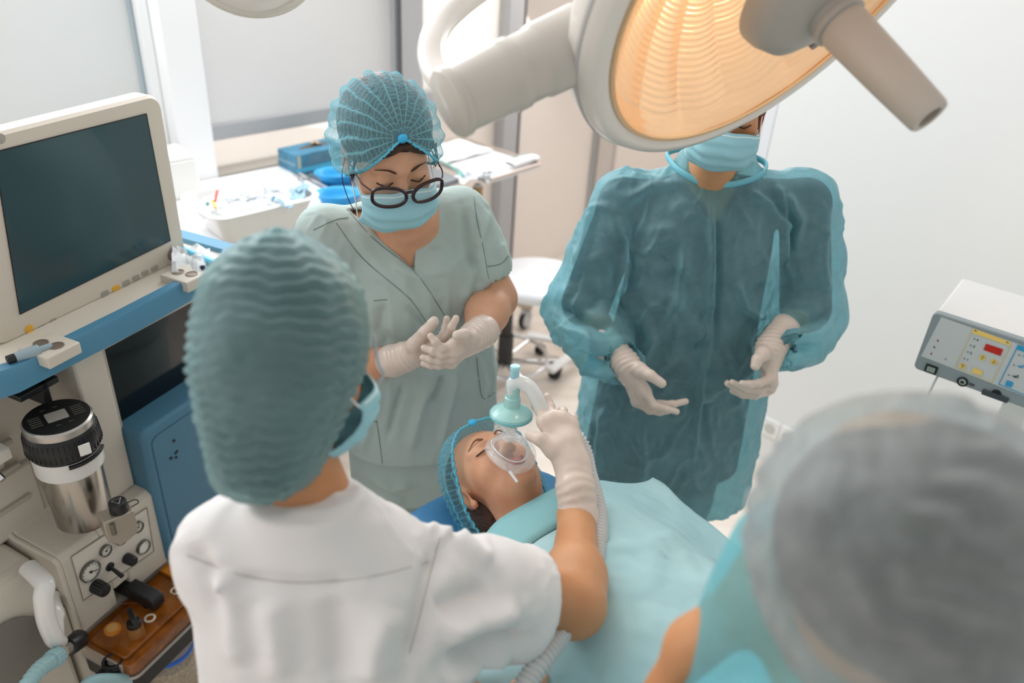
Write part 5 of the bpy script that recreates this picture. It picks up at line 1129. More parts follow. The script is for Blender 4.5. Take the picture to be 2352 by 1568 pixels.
def gown_mat(name, col, tint, fac, var=.16, nscale=9):
    m = bpy.data.materials.new(name); m.use_nodes = True; nt = m.node_tree; N = nt.nodes; K = nt.links; b = N['Principled BSDF']; b.inputs['Roughness'].default_value = .46; b.inputs['Base Color'].default_value = (*lin(col), 1); b.inputs['Specular IOR Level'].default_value = .55
    tc = N.new('ShaderNodeTexCoord'); n1 = N.new('ShaderNodeTexNoise'); n1.inputs['Scale'].default_value = nscale; n1.inputs['Detail'].default_value = 9; n1.inputs['Roughness'].default_value = .68; K.new(tc.outputs['Object'], n1.inputs['Vector'])
    mr = N.new('ShaderNodeMapRange'); mr.inputs[1].default_value = .25; mr.inputs[2].default_value = .75; mr.inputs[3].default_value = fac - var; mr.inputs[4].default_value = fac + var; K.new(n1.outputs['Fac'], mr.inputs[0])
    lw = N.new('ShaderNodeLayerWeight'); lw.inputs[0].default_value = .35; ad = N.new('ShaderNodeMath'); ad.operation = 'MULTIPLY_ADD'; ad.inputs[1].default_value = .45; ad.use_clamp = True; K.new(lw.outputs['Facing'], ad.inputs[0]); K.new(mr.outputs[0], ad.inputs[2])
    n2 = N.new('ShaderNodeTexNoise'); n2.inputs['Scale'].default_value = 16; n2.inputs['Detail'].default_value = 3; K.new(tc.outputs['Object'], n2.inputs['Vector']); bp = N.new('ShaderNodeBump'); bp.inputs['Strength'].default_value = .7; bp.inputs['Distance'].default_value = .014; K.new(n2.outputs['Fac'], bp.inputs['Height']); K.new(bp.outputs[0], b.inputs['Normal'])
    tl = N.new('ShaderNodeBsdfTranslucent'); tl.inputs[0].default_value = (*lin(col), 1); m1 = N.new('ShaderNodeMixShader'); m1.inputs[0].default_value = .35; K.new(b.outputs[0], m1.inputs[1]); K.new(tl.outputs[0], m1.inputs[2])
    tr = N.new('ShaderNodeBsdfTransparent'); tr.inputs[0].default_value = (*tint, 1); m2 = N.new('ShaderNodeMixShader'); K.new(ad.outputs[0], m2.inputs[0]); K.new(tr.outputs[0], m2.inputs[1]); K.new(m1.outputs[0], m2.inputs[2]); K.new(m2.outputs[0], N['Material Output'].inputs[0]); return m
M_gown = gown_mat('gown_aqua', '#93c3cd', (.55, .86, .92), .47, .12, 13)
S = Sdf(.03); S.loft([(.52, 0, -.01, .262, .185), (.7, 0, -.01, .258, .18), (.85, 0, -.005, .248, .172), (1.0, 0, 0, .232, .163), (1.15, 0, 0, .211, .154), (1.28, 0, 0, .206, .148), (1.37, 0, 0, .195, .127), (1.42, 0, 0, .150, .095), (1.46, 0, 0, .108, .074), (1.505, 0, 0, .085, .062)], GA, o=GO, k=.03)
for a, b_, c_, sg in ((sL, eL_, wL, -1), (sR, eR_, wR, 1)):
    o_s = V3(sg * .014, 0, -.01); S.cap(V3(.455, 1.845, 1.405), a, .064, .068, .025)
    S.chain([a, a + (b_ - a) * .5 + o_s * .5, b_ + o_s, b_ + (c_ - b_) * .45 + V3(sg * .01, -.01, -.02), b_ + (c_ - b_) * .92 + V3(0, 0, -.014)], [.073, .081, .086, .078, .056], .025)
S.cap(V3(.447, 1.81, 1.538), L(0, .03, -.05), .074, .09, .004, 1)
for c_, b_ in ((wL, eL_), (wR, eR_)): d_ = unit(c_ - b_); S.cap(b_ + (c_ - b_) * .93, c_ + d_ * .07, .043, .062, .004, 1)
gf = [rayfold([(1632, 440), (1635, 600), (1628, 760), (1605, 900), (1590, 1080)], 2.1, .007, .011), rayfold([(1645, 480), (1650, 640), (1640, 800)], 2.1, .006, -.008), rayfold([(1420, 480), (1450, 560), (1430, 640), (1440, 720)], 2.1, .012, .014), rayfold([(1690, 640), (1705, 700), (1760, 735)], 2.1, .010, .016),
      rayfold([(1480, 700), (1500, 780), (1470, 840)], 2.1, .013, .012), rayfold([(1800, 440), (1840, 500), (1830, 580)], 2.1, .010, .014), rayfold([(1780, 420), (1800, 480), (1790, 540)], 2.1, .008, .010), rayfold([(1440, 460), (1500, 430), (1570, 420)], 2.1, .012, .008), rayfold([(1700, 430), (1760, 470), (1790, 520), (1800, 600)], 2.1, .010, .011),
      rayfold([(1580, 560), (1560, 680), (1520, 760)], 2.1, .014, .009), rayfold([(1660, 780), (1690, 860), (1710, 900)], 2.1, .009, .010), rayfold([(1610, 910), (1700, 860), (1760, 830)], 2.1, .010, .009), rayfold([(1390, 930), (1380, 1010), (1375, 1090)], 2.1, .010, .010), rayfold([(1470, 960), (1480, 1050), (1475, 1110)], 2.1, .012, .008), rayfold([(1700, 930), (1710, 1020), (1700, 1100)], 2.1, .012, .008),
      rayfold([(1275, 700), (1330, 730), (1410, 760)], 2.1, .012, -.016), rayfold([(1290, 750), (1350, 770), (1400, 800)], 2.1, .012, .016), rayfold([(1300, 800), (1360, 830), (1430, 820)], 2.1, .012, -.014), rayfold([(1330, 840), (1380, 850), (1440, 870)], 2.1, .010, .013), rayfold([(1910, 720), (1850, 740), (1790, 745)], 2.1, .012, -.015), rayfold([(1890, 760), (1830, 770), (1770, 790)], 2.1, .012, .015), rayfold([(1870, 800), (1820, 800)], 2.1, .01, -.012),
      rayfold([(1370, 460), (1340, 560), (1310, 650)], 2.1, .010, .010), rayfold([(1895, 500), (1890, 600), (1900, 680)], 2.1, .010, .010)]
ax_l = unit(wL - eL_); ax_r = unit(wR - eR_)
def sleeve_crush(v, N):
    out = np.zeros(len(v))
    for a, c_ in ((eL_, wL), (eR_, wR)):
        h = ((v - a) @ (c_ - a)) / ((c_ - a) @ (c_ - a)); m = np.clip(h * 4 + .6, 0, 1) * (np.linalg.norm(v - (a + c_) / 2, axis=1) < .24); out += m * (.008 * noise3(v, 48, 11) + .006 * noise3(v, 85, 12))
    return out
gw = S.build('isolation_gown', .0055, M_gown, ma, relax=1, noise=gf + [sleeve_crush, creases(42, .0080, 21, (1, 1, .45), .15), creases(75, .0042, 31, (1, 1, .6), .18), creases(26, .007, 33, (1, .8, .8), .09), lambda v, N: .0035 * noise3(v * V3(1, 1, .45), 30, 9) + .002 * noise3(v, 62, 10)])
col = [V3(.445, 1.80, 1.462) + V3(.095 * math.cos(a), .072 * math.sin(a), 0) + V3(0, 0, .012 * math.sin(a) - .0) for a in np.linspace(0, 2 * PI, 49)[:-1]]
ring_p = onto(bvh(gw), [(1535, 368), (1562, 394), (1600, 415), (1640, 424), (1690, 422), (1740, 406), (1774, 376)], .004)[::4]; ring_p = ring_p + [ring_p[-1] + V3(.004, .045, .010), V3(.49, 1.91, 1.505), V3(.43, 1.915, 1.505), ring_p[0] + V3(-.002, .05, .012)]
ring_c = catmull(ring_p + ring_p[:1], 6)[:-1]; b = MB(); b.tube(ring_c, .0085, 10, closed=True, flat=.45, upv=(0, 0, 1)); b.build('neck_binding', mat('binding_aqua', '#7ac6d6', .6, transl=.15), gw, smooth=180)
S = Sdf(.02); S.ell(L(0, -.02, .045), (.079, .097, .087), mRr.T); S.ell(L(0, -.06, -.035), (.07, .05, .05), mRr.T, .03); cutter(S, [L(0, .045, .08), L(0, .3, .14), L(0, .3, -.3), L(0, .012, -.3)], mRr[:, 0], -.3, .3, .01)
for s in (-1, 1): S.cap(L(.072 * s, .02, .01), L(.070 * s, .022, -.055), .011, .009, .01)
S.build('hair', .005, M_hair2, ma, relax=1, noise=[lambda v, N: .002 * noise3(v, 150, 3)])
bouffant(mt, mRr, M_cap1, ma, front=(0, .085, .085), back=(0, -.10, .0), w=.098, h=.10, dl=.1, seed=8); face_mask(mt, mRr, ma, seed=2); brows(mt, mRr, ma, M_hair2)
S = Sdf(.006)
hand(S, P(1438, 838, 1.62), Q([(1482, 898, 1.575), (1474, 908, 1.59), (1468, 916, 1.605), (1463, 922, 1.62)]),
     [Q([(1502, 930, 1.555), (1530, 938, 1.545), (1554, 945, 1.54)]), Q([(1500, 926, 1.58), (1545, 928, 1.58), (1575, 921, 1.59)]), Q([(1497, 938, 1.60), (1532, 936, 1.61), (1556, 926, 1.62)]), Q([(1492, 942, 1.61), (1515, 946, 1.61), (1534, 944, 1.61)])],
     Q([(1468, 848, 1.585), (1494, 862, 1.56), (1520, 880, 1.55)]), r=.0098, palm=.0150)
S.chain([P(1392, 790, 1.67), P(1436, 838, 1.62), P(1452, 866, 1.61)], [.041, .034, .028], .012)
S.build('glove', .0026, M_glove, ma, relax=1, noise=[cuff_ridges(P(1412, 810, 1.65), P(1450, 860, 1.61), 5, 7, .0012), lambda v, N: .0004 * noise3(v, 240, 2), creases(95, .0008, 71, (1, 1, 1), .15)])
S = Sdf(.006)
hand(S, P(1768, 800, 1.65), Q([(1772, 868, 1.60), (1772, 880, 1.615), (1768, 890, 1.63), (1760, 896, 1.64)]),
     [Q([(1742, 880, 1.575), (1722, 882, 1.565), (1704, 880, 1.56)]), Q([(1745, 897, 1.595), (1712, 892, 1.59), (1682, 878, 1.59)]), Q([(1738, 905, 1.61), (1700, 898, 1.61), (1671, 880, 1.61)]), Q([(1735, 908, 1.62), (1705, 906, 1.62), (1682, 896, 1.62)])],
     Q([(1752, 812, 1.61), (1740, 825, 1.585), (1735, 840, 1.575)]), r=.0098, palm=.0150)
S.chain([P(1800, 757, 1.70), P(1770, 800, 1.65), P(1768, 825, 1.64)], [.040, .034, .029], .012)
S.build('glove', .0026, M_glove, ma, relax=1, noise=[cuff_ridges(P(1788, 772, 1.68), P(1768, 822, 1.64), 5, 9, .0012), lambda v, N: .0004 * noise3(v, 240, 2), creases(95, .0008, 71, (1, 1, 1), .15)])

# ---------------------------------------------------------------- doctor in white, seen from behind
do = thing('person', (-.21, .72, 0), 'person in a white top and grey-teal crimped cap seen from behind, right arm raised', 'person')
dY = unit(V3(.68, .58, -.45)); dX = unit(np.cross(dY, V3(0, 0, 1))); dZ = np.cross(dX, dY); dR = np.array([dX, dY, dZ]).T
dt = W(668, 800, .935); L = w2(dt, dR)
DO = V3(-.205, .725, 0); DA = yawA((1, .06)); de = P(1318, 1390, .84); dw = P(1325, 1185, 1.06); dsh = P(1025, 1335, .76); dsl = V3(-.355, .72, 1.30)
S = Sdf(.02); head(S, dt, dR); S.cap(L(0, -.02, -.05), V3(-.235, .745, 1.33), .050, .058, .03)
S.loft([(.75, 0, -.04, .15, .10), (.95, 0, -.03, .15, .095), (1.2, 0, 0, .145, .09), (1.28, 0, 0, .10, .06), (1.33, 0, 0, .05, .045)], DA, o=DO, k=.03)
S.chain([V3(-.21, .73, 1.28), dsh], [.045, .04], .02); S.chain([V3(-.21, .73, 1.28), dsl + V3(.03, 0, -.01)], [.045, .04], .02)
S.chain([dsh, de, dw, dw + (dw - de) * .22], [.036, .046, .0315, .027], .02); S.ell(de * .72 + dw * .28, (.049, .049, .049), None, .03)
dle = V3(-.33, .86, 1.06); dlw = G(1150, 1650, .985); S.chain([dsl + V3(.03, 0, -.01), dle, dlw], [.04, .040, .028], .02)
legs(S, (-.29, .70, .8), (-.12, .70, .8), 0, .085); S.build('body', .0042, M_skin2, do, relax=1)
M_wt = mat('white_cotton', '#e2dfde', .85, bump=.3, bscale=12, bdist=.008, transl=.06, bdetail=3)
S = Sdf(.03); S.loft([(.62, .0, -.04, .20, .15), (.80, 0, -.04, .192, .14), (.95, 0, -.035, .182, .13), (1.1, 0, -.015, .183, .13), (1.20, 0, 0, .183, .122), (1.26, -.01, 0, .172, .10), (1.32, -.02, 0, .122, .078), (1.36, -.03, 0, .080, .062), (1.395, -.03, 0, .062, .055)], DA, o=DO, k=.03)
se = dsh + (de - dsh) * .53; S.chain([dsh - V3(.02, 0, .005), (dsh + se) / 2 + V3(0, 0, -.008), se + V3(0, 0, -.016)], [.064, .072, .084], .03); S.cap(se + (de - dsh) * .10 + V3(0, 0, -.014), se + (de - dsh) * .6 + V3(0, 0, -.014), .076, .09, .004, 1)
sle = dsl + (dle - dsl) * .62; S.chain([dsl + V3(.02, 0, -.005), sle], [.070, .078], .03); S.half(se + (de - dsh) * .09, de - dsh, .004, .2)
S.ell(V3(-.225, .775, 1.425), (.080, .066, .052), None, .006, 1)
df = [rayfold([(440, 1290), (560, 1330), (700, 1345), (860, 1330)], 1.15, .010, -.006), rayfold([(1010, 1230), (990, 1330), (960, 1430), (930, 1540)], 1.3, .012, -.011), rayfold([(1040, 1225), (1090, 1270), (1130, 1300)], 1.3, .010, .010), rayfold([(980, 1200), (1010, 1215), (1030, 1245)], 1.3, .009, .010),
      rayfold([(1200, 1400), (1100, 1420), (1000, 1470)], 1.3, .014, .014), rayfold([(1210, 1460), (1120, 1470), (1020, 1520)], 1.3, .012, -.012), rayfold([(1180, 1500), (1100, 1510), (1010, 1568)], 1.3, .012, .012), rayfold([(1120, 1340), (1060, 1370), (1000, 1400)], 1.3, .014, -.010),
      rayfold([(500, 1300), (540, 1400), (560, 1540)], 1.15, .016, .010), rayfold([(620, 1360), (640, 1460), (640, 1568)], 1.15, .018, .009), rayfold([(440, 1240), (470, 1320), (520, 1420)], 1.15, .012, -.008), rayfold([(760, 1360), (780, 1470), (780, 1568)], 1.15, .018, -.008), rayfold([(900, 1380), (860, 1480), (850, 1568)], 1.15, .02, .012), rayfold([(500, 1320), (510, 1350)], 1.15, .008, .006),
      rayfold([(640, 1180), (760, 1175), (850, 1140)], 1.15, .006, .003)]
dt_ = S.build('white_top', .0048, M_wt, do, relax=1, noise=df + [creases(28, .0040, 61, (1, .8, .6), .16), creases(55, .0018, 63, (1, 1, 1), .18), lambda v, N: .003 * noise3(v, 16, 13) + .0012 * noise3(v, 42, 14)])
bv = bvh(dt_); seam(dt_, bv, [(1010, 1235), (985, 1330), (960, 1430), (940, 1500)], mat('seam_white', '#b9b4b3', .9), .0009); seam(dt_, bv, [(430, 1275), (560, 1322), (700, 1338), (860, 1322), (985, 1290)], mat('seam_white', '#b9b4b3'), .0009)
S = Sdf(.02); S.loft([(.60, 0, -.03, .17, .13), (.75, 0, -.03, .175, .13)], DA, o=DO)
for h in (-.29, -.12): S.chain([V3(h, .70, .72), V3(h, .71, .45), V3(h, .72, .1)], [.095, .08, .068], .02)
S.build('trousers', .009, M_wt, do, relax=1); shoes(do, [(-.29, .70), (-.12, .70)], V3(0, 1, 0), M_clog)
# crimped cap
def shell_mat(name, col, fac, add, var=.1, nscale=12):
    m = gown_mat(name, col, (.8, .95, .96), fac, var, nscale)
    for n in m.node_tree.nodes:
        if n.type == 'LAYER_WEIGHT': n.inputs[0].default_value = .5
        if n.type == 'MATH': n.inputs[1].default_value = add
    return m
VA_ = np.array([CR, FW, -CD]); m_ = .000492
def sec(rows, cx0, cy0, k, ryf, cyo=0): return [((cy0 - py) * k, ((a + b) / 2 - cx0) * k, cyo, (b - a) / 2 * k, (b - a) / 2 * k * ryf) for py, a, b in rows]
rows_ = [(1150, 560, 650), (1138, 510, 695), (1105, 488, 728), (1050, 478, 752), (950, 462, 800), (850, 446, 842), (750, 450, 850), (650, 476, 832), (600, 500, 796), (560, 536, 752), (535, 585, 700), (524, 625, 668)]
S = Sdf(.02); S.loft(sec(rows_, 650, 830, m_, 1.22), VA_, o=W(650, 830, .925), pw=2.1)
def crimps(o, hdir, sp, amp, seed):
    rng = np.random.default_rng(seed); ph = rng.uniform(0, 6, 6); x = np.cross(hdir, V3(0, 0, 1)); x = unit(x); y = np.cross(hdir, x)
    def f(v, N):
        q = v - o; h = q @ hdir; an = np.arctan2(q @ y, q @ x); g = 2 * PI * h / sp + 1.3 * np.sin(5 * an + ph[0] + 20 * h) + .9 * np.sin(11 * an + ph[1] - 35 * h) + .6 * np.sin(23 * an + ph[2])
        return amp * np.sin(g) * (.55 + .45 * np.sin(3 * an + ph[3] + 25 * h)) + amp * .5 * noise3(v, 120, seed + 1) + amp * .8 * noise3(v, 38, seed + 2)
    return f
M_cap3 = shell_mat('cap_teal_grey', '#8db0b2', .50, .50)
hc = W(650, 830, .925)
S.build('crimped_cap', .0038, M_cap3, do, relax=2, noise=[crimps(hc, -CD, .0135, .0032, 3)])
S = Sdf(.02); S.loft([(h_ * .955, cx_ * .97, 0, rx_ * .92, ry_ * .92) for h_, cx_, _, rx_, ry_ in sec(rows_, 650, 830, m_, 1.22)], VA_, o=hc, pw=2.1)
S.build('hair', .006, mat('hair_dark', '#1d2326', .6, bump=.5, bscale=60), do, relax=1)
face_mask(dt, dR, do, seed=4)
MB().tube(catmull([W(858, 770, .95), W(868, 830, .96), W(880, 860, .97), W(868, 880, .97)], 6), .0022, 8).build('visor_frame', mat('visor_clear', '#b9c2cc', .1, alpha=.7), do)
# raised right glove
S = Sdf(.006); kn_ = Q([(1250, 968, 1.175), (1270, 960, 1.185), (1292, 962, 1.185), (1312, 974, 1.18)])
hand(S, P(1316, 1068, 1.125), kn_, [Q([(1240, 940, 1.20), (1233, 924, 1.21), (1230, 912, 1.215)]), Q([(1263, 935, 1.215), (1259, 922, 1.225), (1256, 911, 1.23)]), Q([(1292, 945, 1.215), (1287, 952, 1.235), (1278, 972, 1.23)]), Q([(1316, 960, 1.205), (1308, 970, 1.225), (1298, 985, 1.22)])],
     Q([(1270, 1030, 1.135), (1240, 1008, 1.14), (1218, 1000, 1.15)]), r=.0090, palm=.0145)
S.chain([P(1329, 1188, 1.055), P(1322, 1120, 1.09), P(1316, 1068, 1.125), P(1300, 1020, 1.15)], [.0355, .033, .030, .027], .014); S.cap(P(1329, 1190, 1.054), P(1329, 1194, 1.052), .0368, .0368, .003)
S.build('glove', .0026, M_glove, do, relax=1, noise=[cuff_ridges(P(1330, 1180, 1.06), P(1318, 1090, 1.11), 4, 12, .0007), lambda v, N: .0004 * noise3(v, 240, 2), creases(95, .0008, 71, (1, 1, 1), .15)])
# left hand closed round the hose
hz = .975; S = Sdf(.006); F_ = lambda pts: [G(a, b_, z) for a, b_, z in pts]
hand(S, dlw, F_([(1205, 1590, 1.0), (1190, 1605, 1.0), (1180, 1620, .99), (1170, 1640, .98)]), [F_([(1238, 1575, 1.005), (1248, 1558, .985), (1246, 1545, .965)]), F_([(1215, 1590, 1.01), (1215, 1572, 1.0), (1205, 1556, .98)]), F_([(1215, 1620, 1.0), (1222, 1610, .98), (1218, 1600, .96)]), F_([(1200, 1640, .99), (1210, 1635, .97), (1205, 1625, .95)])], F_([(1180, 1600, .96), (1190, 1570, .95), (1205, 1560, .945)]))
S.build('left_hand'.replace('left_', ''), .003, M_skin, do, relax=1)

# ---------------------------------------------------------------- foreground person, out of focus
fg = thing('person', (.33, .40, 0), 'person in the near right corner with a grey translucent cap and aqua gown, from behind', 'person')
fc_ = W(2090, 1248, .60); kf = .60 / FPX
S = Sdf(.02); ft = fc_ + V3(0, .02, -.03); fY = unit(V3(-.1, .95, -.35)); fX = unit(np.cross(fY, V3(0, 0, 1))); fR = np.array([fX, fY, np.cross(fX, fY)]).T
head(S, ft, fR); S.cap(fc_ + V3(0, -.01, -.06), V3(.335, .42, 1.44), .048, .05, .03)
S.loft([(.75, -.14, -.14, .15, .10), (1.1, -.12, -.11, .15, .10), (1.3, -.03, -.03, .16, .10), (1.38, 0, 0, .16, .09), (1.44, 0, 0, .07, .05)], yawA((1, 0)), o=V3(.345, .38, 0), k=.03)
fs_ = W(1800, 1340, .74); fe = W(1640, 1640, .86); fw = W(1460, 1800, 1.0)
S.chain([V3(.33, .41, 1.40), fs_, W(1590, 1480, .80), W(1485, 1650, .86)], [.055, .040, .021, .022], .03); S.chain([V3(.35, .41, 1.40), V3(.50, .37, 1.38), V3(.60, .34, 1.17), V3(.62, .50, 1.15)], [.055, .05, .04, .03], .03)
legs(S, (.12, .24, .8), (.29, .22, .8), 0, .08); S.build('body', .006, M_skin2, fg, relax=1)
M_gown2 = gown_mat('gown_aqua_near', '#8ccfdb', (.66, .92, .96), .40, .14, 7)
S = Sdf(.03); S.loft([(.6, -.15, -.16, .19, .125), (1.0, -.14, -.14, .18, .12), (1.25, -.05, -.05, .19, .125), (1.38, 0, 0, .19, .115), (1.43, 0, .01, .14, .10), (1.47, 0, .02, .095, .085), (1.53, 0, .03, .075, .075)], yawA((1, 0)), o=V3(.345, .385, 0), k=.03)
S.chain([fs_ + V3(.02, 0, .0), fe + V3(.01, -.01, 0), fw], [.082, .070, .055], .03); S.chain([V3(.50, .37, 1.37), V3(.60, .34, 1.17), V3(.62, .50, 1.15)], [.08, .075, .05], .03)
S.build('isolation_gown', .009, M_gown2, fg, relax=1, noise=[lambda v, N: .006 * noise3(v, 26, 9) + .003 * noise3(v, 60, 10)])
S = Sdf(.02); S.loft([(.60, 0, 0, .16, .11), (.8, 0, 0, .16, .11)], yawA((1, 0)), o=V3(.205, .235, 0))
for h in (.12, .29): S.chain([V3(h, .235, .72), V3(h, .235, .45), V3(h, .235, .1)], [.09, .08, .065], .02)
S.build('trousers', .01, M_scrub, fg, relax=1); shoes(fg, [(.12, .235), (.29, .235)], V3(0, 1, 0), M_clog)
S = Sdf(.02); S.ell(fc_, (365 * kf, .125, 352 * kf), VA_); S.ell(fc_ + VA_.T @ V3(.01, .0, -.07), (.09, .10, .07), VA_, .05)
M_cap4 = shell_mat('cap_grey', '#b4b7b8', .36, .50, .18, 9)
S.build('bouffant_cap', .005, M_cap4, fg, relax=1, noise=[crimps(fc_, unit(V3(*(-CD)) * .75 + CR * .65), .030, .0026, 8)])
S = Sdf(.02); S.ell(fc_ + VA_.T @ V3(.008, .004, -.004), (.104, .116, .100), VA_)
S.build('hair', .006, mat('hair_ash', '#4c453c', .6, bump=.8, bscale=30, bdist=.01, col2='#24221f', vscale=16, stretch=(1, 3, 1)), fg, relax=1)
# ================================================================== surgical lamps
lc = V3(.359, 1.218, 1.946); ln = unit(V3(.547, -.681, -.487)); lx = unit(np.cross(ln, ZU)); ly = np.cross(ln, lx)
la = thing('surgical_lamp', lc, 'large white ceiling surgical lamp with a warm ribbed reflector and projecting grip', 'lamp')
M_lamp = mat('lamp_white', '#dfd9d2', .3, coat=.3)
R_ = .30
MB().rev(lc, ln, [(R_ + .002, .0), (R_ + .012, .006), (R_ + .028, .002), (R_ + .040, -.018), (R_ + .040, -.050), (R_ + .022, -.075), (R_ - .01, -.10), (R_ * .75, -.16), (R_ * .4, -.20), (0, -.21)], 96, lx, ends=False).build('housing', M_lamp, la, smooth=60)
MB().rev(lc, ln, [(R_ + .0405, -.020), (R_ + .0425, -.022), (R_ + .0425, -.027), (R_ + .0405, -.029)], 96, lx, ends=False).build('seam_ring', mat('ring_grey', '#b7b5b3', .4), la)
MB().rev(lc, ln, [(R_ - .006, .001), (R_ - .004, .004), (R_ + .002, .004), (R_ + .003, 0)], 96, lx, ends=False).build('glass_ring', mat('ring_warm', '#d8b68c', .25, metal=.5), la)
# ribbed reflector bowl
rows = []
for i in range(100):
    t = i / 99; r = R_ * (1 - t * .82); h = -.001 - .012 * min(1, t * 12) - .135 * (1 - (1 - t) ** 2.2)
    row = []
    for j in range(289):
        a = 2 * PI * j / 288; rib = (.0013 * math.sin(i * 1.9) + .009 * abs(math.sin(a * 8)) * (1 - t * .6)) * min(1, t * 10); row.append(lc + ln * (h + rib) + (lx * math.cos(a) + ly * math.sin(a)) * r)
    rows.append(row)
uvmesh('reflector', rows, mat('reflector_warm', '#efcfa8', .25, metal=.75), la)
MB().cyl(lc - ln * .14, lc - ln * .03, .045, .04, 32).build('bulb_housing', mat('amber_ring', '#d59a4a', .25, metal=.6), la)
MB().rev(lc, ln, [(R_ - .004, -.003), (R_ - .02, .0), (R_ * .5, .010), (R_ * .2, .013), (0, .013)], 96, lx, ends=False).build('cover_glass', mat('cover_glass', '#f3ece2', .04, alpha=.10, coat=.6, spec=.7), la, smooth=60)
hb_ = MB().rev(lc, ln, [(.10, .012), (.098, .03), (.088, .055), (.060, .072), (.034, .078), (.034, .088), (.037, .090), (.037, .098), (.028, .10)], 48, lx).build('hub', mat('hub_grey', '#a7a29b', .4), la, smooth=50)
MB().rev(lc, ln, [(.031, .095), (.033, .11), (.030, .20), (.0265, .272), (.0245, .276), (.016, .276), (.0155, .262), (0, .262)], 40, lx).build('grip', mat('grip_grey', '#b5aba1', .4), la, smooth=50)
MB().cyl(lc + ln * .262, lc + ln * .264, .0150, seg=24).build('grip_socket', M_dark, la)
for a in (2.2, 4.0): q = lc + ln * .058 + (lx * math.cos(a) + ly * math.sin(a)) * .080; MB().cyl(q, q + ln * .008, .008, seg=14).build('screw', mat('screw_grey', '#77726c', .3, metal=.6), hb_)
# side joint
j0 = W(1335, 95, 1.10); j1 = W(1035, 238, 1.04); jd = unit(j1 - j0); jl = np.linalg.norm(j1 - j0); M_joint = mat('joint_beige', '#c2bbb2', .35, coat=.2)
MB().rev(j0, jd, [(.052, 0), (.050, jl * .34), (.0465, jl * .36), (.0465, jl * .50), (.049, jl * .52), (.049, jl * .60), (.046, jl * .62), (.044, jl * .94), (.0445, jl * .95)], 48).build('side_joint', M_joint, la, smooth=50)
MB().rev(j0, jd, [(.046, jl * .945), (.0475, jl * .96), (.0475, jl * 1.0), (.044, jl * 1.02), (0, jl * 1.025)], 48).build('end_cap', M_joint, la, smooth=50)
yk = catmull([W(1045, 215, 1.06), W(1000, 165, 1.10), W(990, 105, 1.14), W(1020, 45, 1.20), W(1090, -15, 1.26), W(1180, -70, 1.32), W(1300, -150, 1.36)], 8)
MB().tube(yk, .019, 18).build('yoke', M_lamp, la, smooth=180)
l = bpy.data.lights.new('lamp_bulb', 'POINT'); l.energy = .55; l.color = (1, .80, .58); l.shadow_soft_size = .03; o = bpy.data.objects.new('lamp_bulb', l); COL.objects.link(o); o.location = tuple(lc - ln * .02 + lx * .075)
for a in (1.2, 2.6, 3.8, 5.2):
    l2 = bpy.data.objects.new('lamp_bulb', l); COL.objects.link(l2); l2.location = tuple(lc - ln * .02 + (lx * math.cos(a) + ly * math.sin(a)) * .075)
# second lamp at the top edge
sl = thing('second_lamp', W(575, -80, 1.7), 'rim of a second white surgical lamp at the top edge above the blind', 'lamp')
cc = W(572, -105, 1.7); an = [cc + CR * .130 * math.cos(a) - CD * .130 * math.sin(a) * -1 * .95 + FW * .04 * math.cos(a) for a in np.linspace(0, 2 * PI, 61)[:-1]]
n2 = unit(np.cross(an[15] - an[0], an[30] - an[0])); n2 = n2 if n2[2] > 0 else -n2
MB().rev(cc, n2, [(.128, .004), (.12, .03), (.09, .055), (.04, .07), (0, .072)], 48, ends=False).build('housing', M_lamp, sl, smooth=60)
MB().tube(catmull([cc + n2 * .06, cc + n2 * .2, cc + n2 * .3 + ZU * .15, cc + ZU * .9], 8), .015, 14).build('arm', M_lamp, sl)
MB().tube(an, .012, 16, closed=True).build('rim', mat('rim_cream', '#cfc9be', .25, coat=.4), sl, smooth=180)
MB().add([cc + FW * .01] + [q + (cc - q) * .05 for q in an], [(0, i + 1, (i + 1) % 60 + 1) for i in range(60)]).build('glass', mat('lamp_glass_grey', '#d9dadb', .1, alpha=.6), sl)

# ================================================================== electrosurgical generator on its shelf, right
g0 = W(2097, 838, 1.75); ga = W(2150, 722, 1.80); gbR = W(2352 + 60, 905, 1.70)
gz = G(2097, 845, 1.06); gx1 = G(2352, 937, 1.06); gx = unit(gx1 - gz); gy = V3(-gx[1], gx[0], 0); GAx = np.array([gx, gy, ZU])
GW, GH, GD = .36, .135, .25
def gp(a, d, z): return gz + gx * a + gy * d + V3(0, 0, z)
gen = thing('electrosurgical_unit', gp(GW / 2, GD / 2, 0), 'grey boxed electrosurgical unit with a yellow and a blue keypad, by the white wall', 'medical device')
def hitg(px, py, off=.0): v = ray(px, py); t = ((gz - CC) @ gy - off * 1.0) / (v @ gy) if False else ((gz - gy * off - CC) @ gy) / (v @ gy); return CC + v * t
top_l = hitg(2163, 722); GH = (top_l - gz)[2]
MB().prism(gp(GW / 2, 0, GH / 2), gx, ZU, gy, rrect(GW, GH, .012), .022).build('front_bezel', mat('bezel_grey', '#8b9599', .4), gen, bevel=.003)
MB().box(gp(GW / 2, .02 + GD / 2, GH / 2 + .001), (GW - .008, GD, GH - .006), GAx).build('casing', mat('casing_white', '#dddcdb', .45), gen, bevel=.006)
def gpoly(pix, m, name, off=.001, par=None, th=.001):
    q = [hitg(a, b, off) for a, b in pix]; c = sum(q) / len(q); n = len(q); b = MB(); b.add([x for x in q] + [x - gy * th for x in q], [tuple(range(n)), tuple(range(2 * n - 1, n - 1, -1))] + [(i, i + n, (i + 1) % n + n, (i + 1) % n) for i in range(n)]); return b.build(name, m, par or gen)
pan = gpoly([(2162, 728), (2420, 818), (2420, 935), (2116, 817)], mat('panel_grey', '#c3c8c9', .35), 'front_panel', .0, None, .0008)
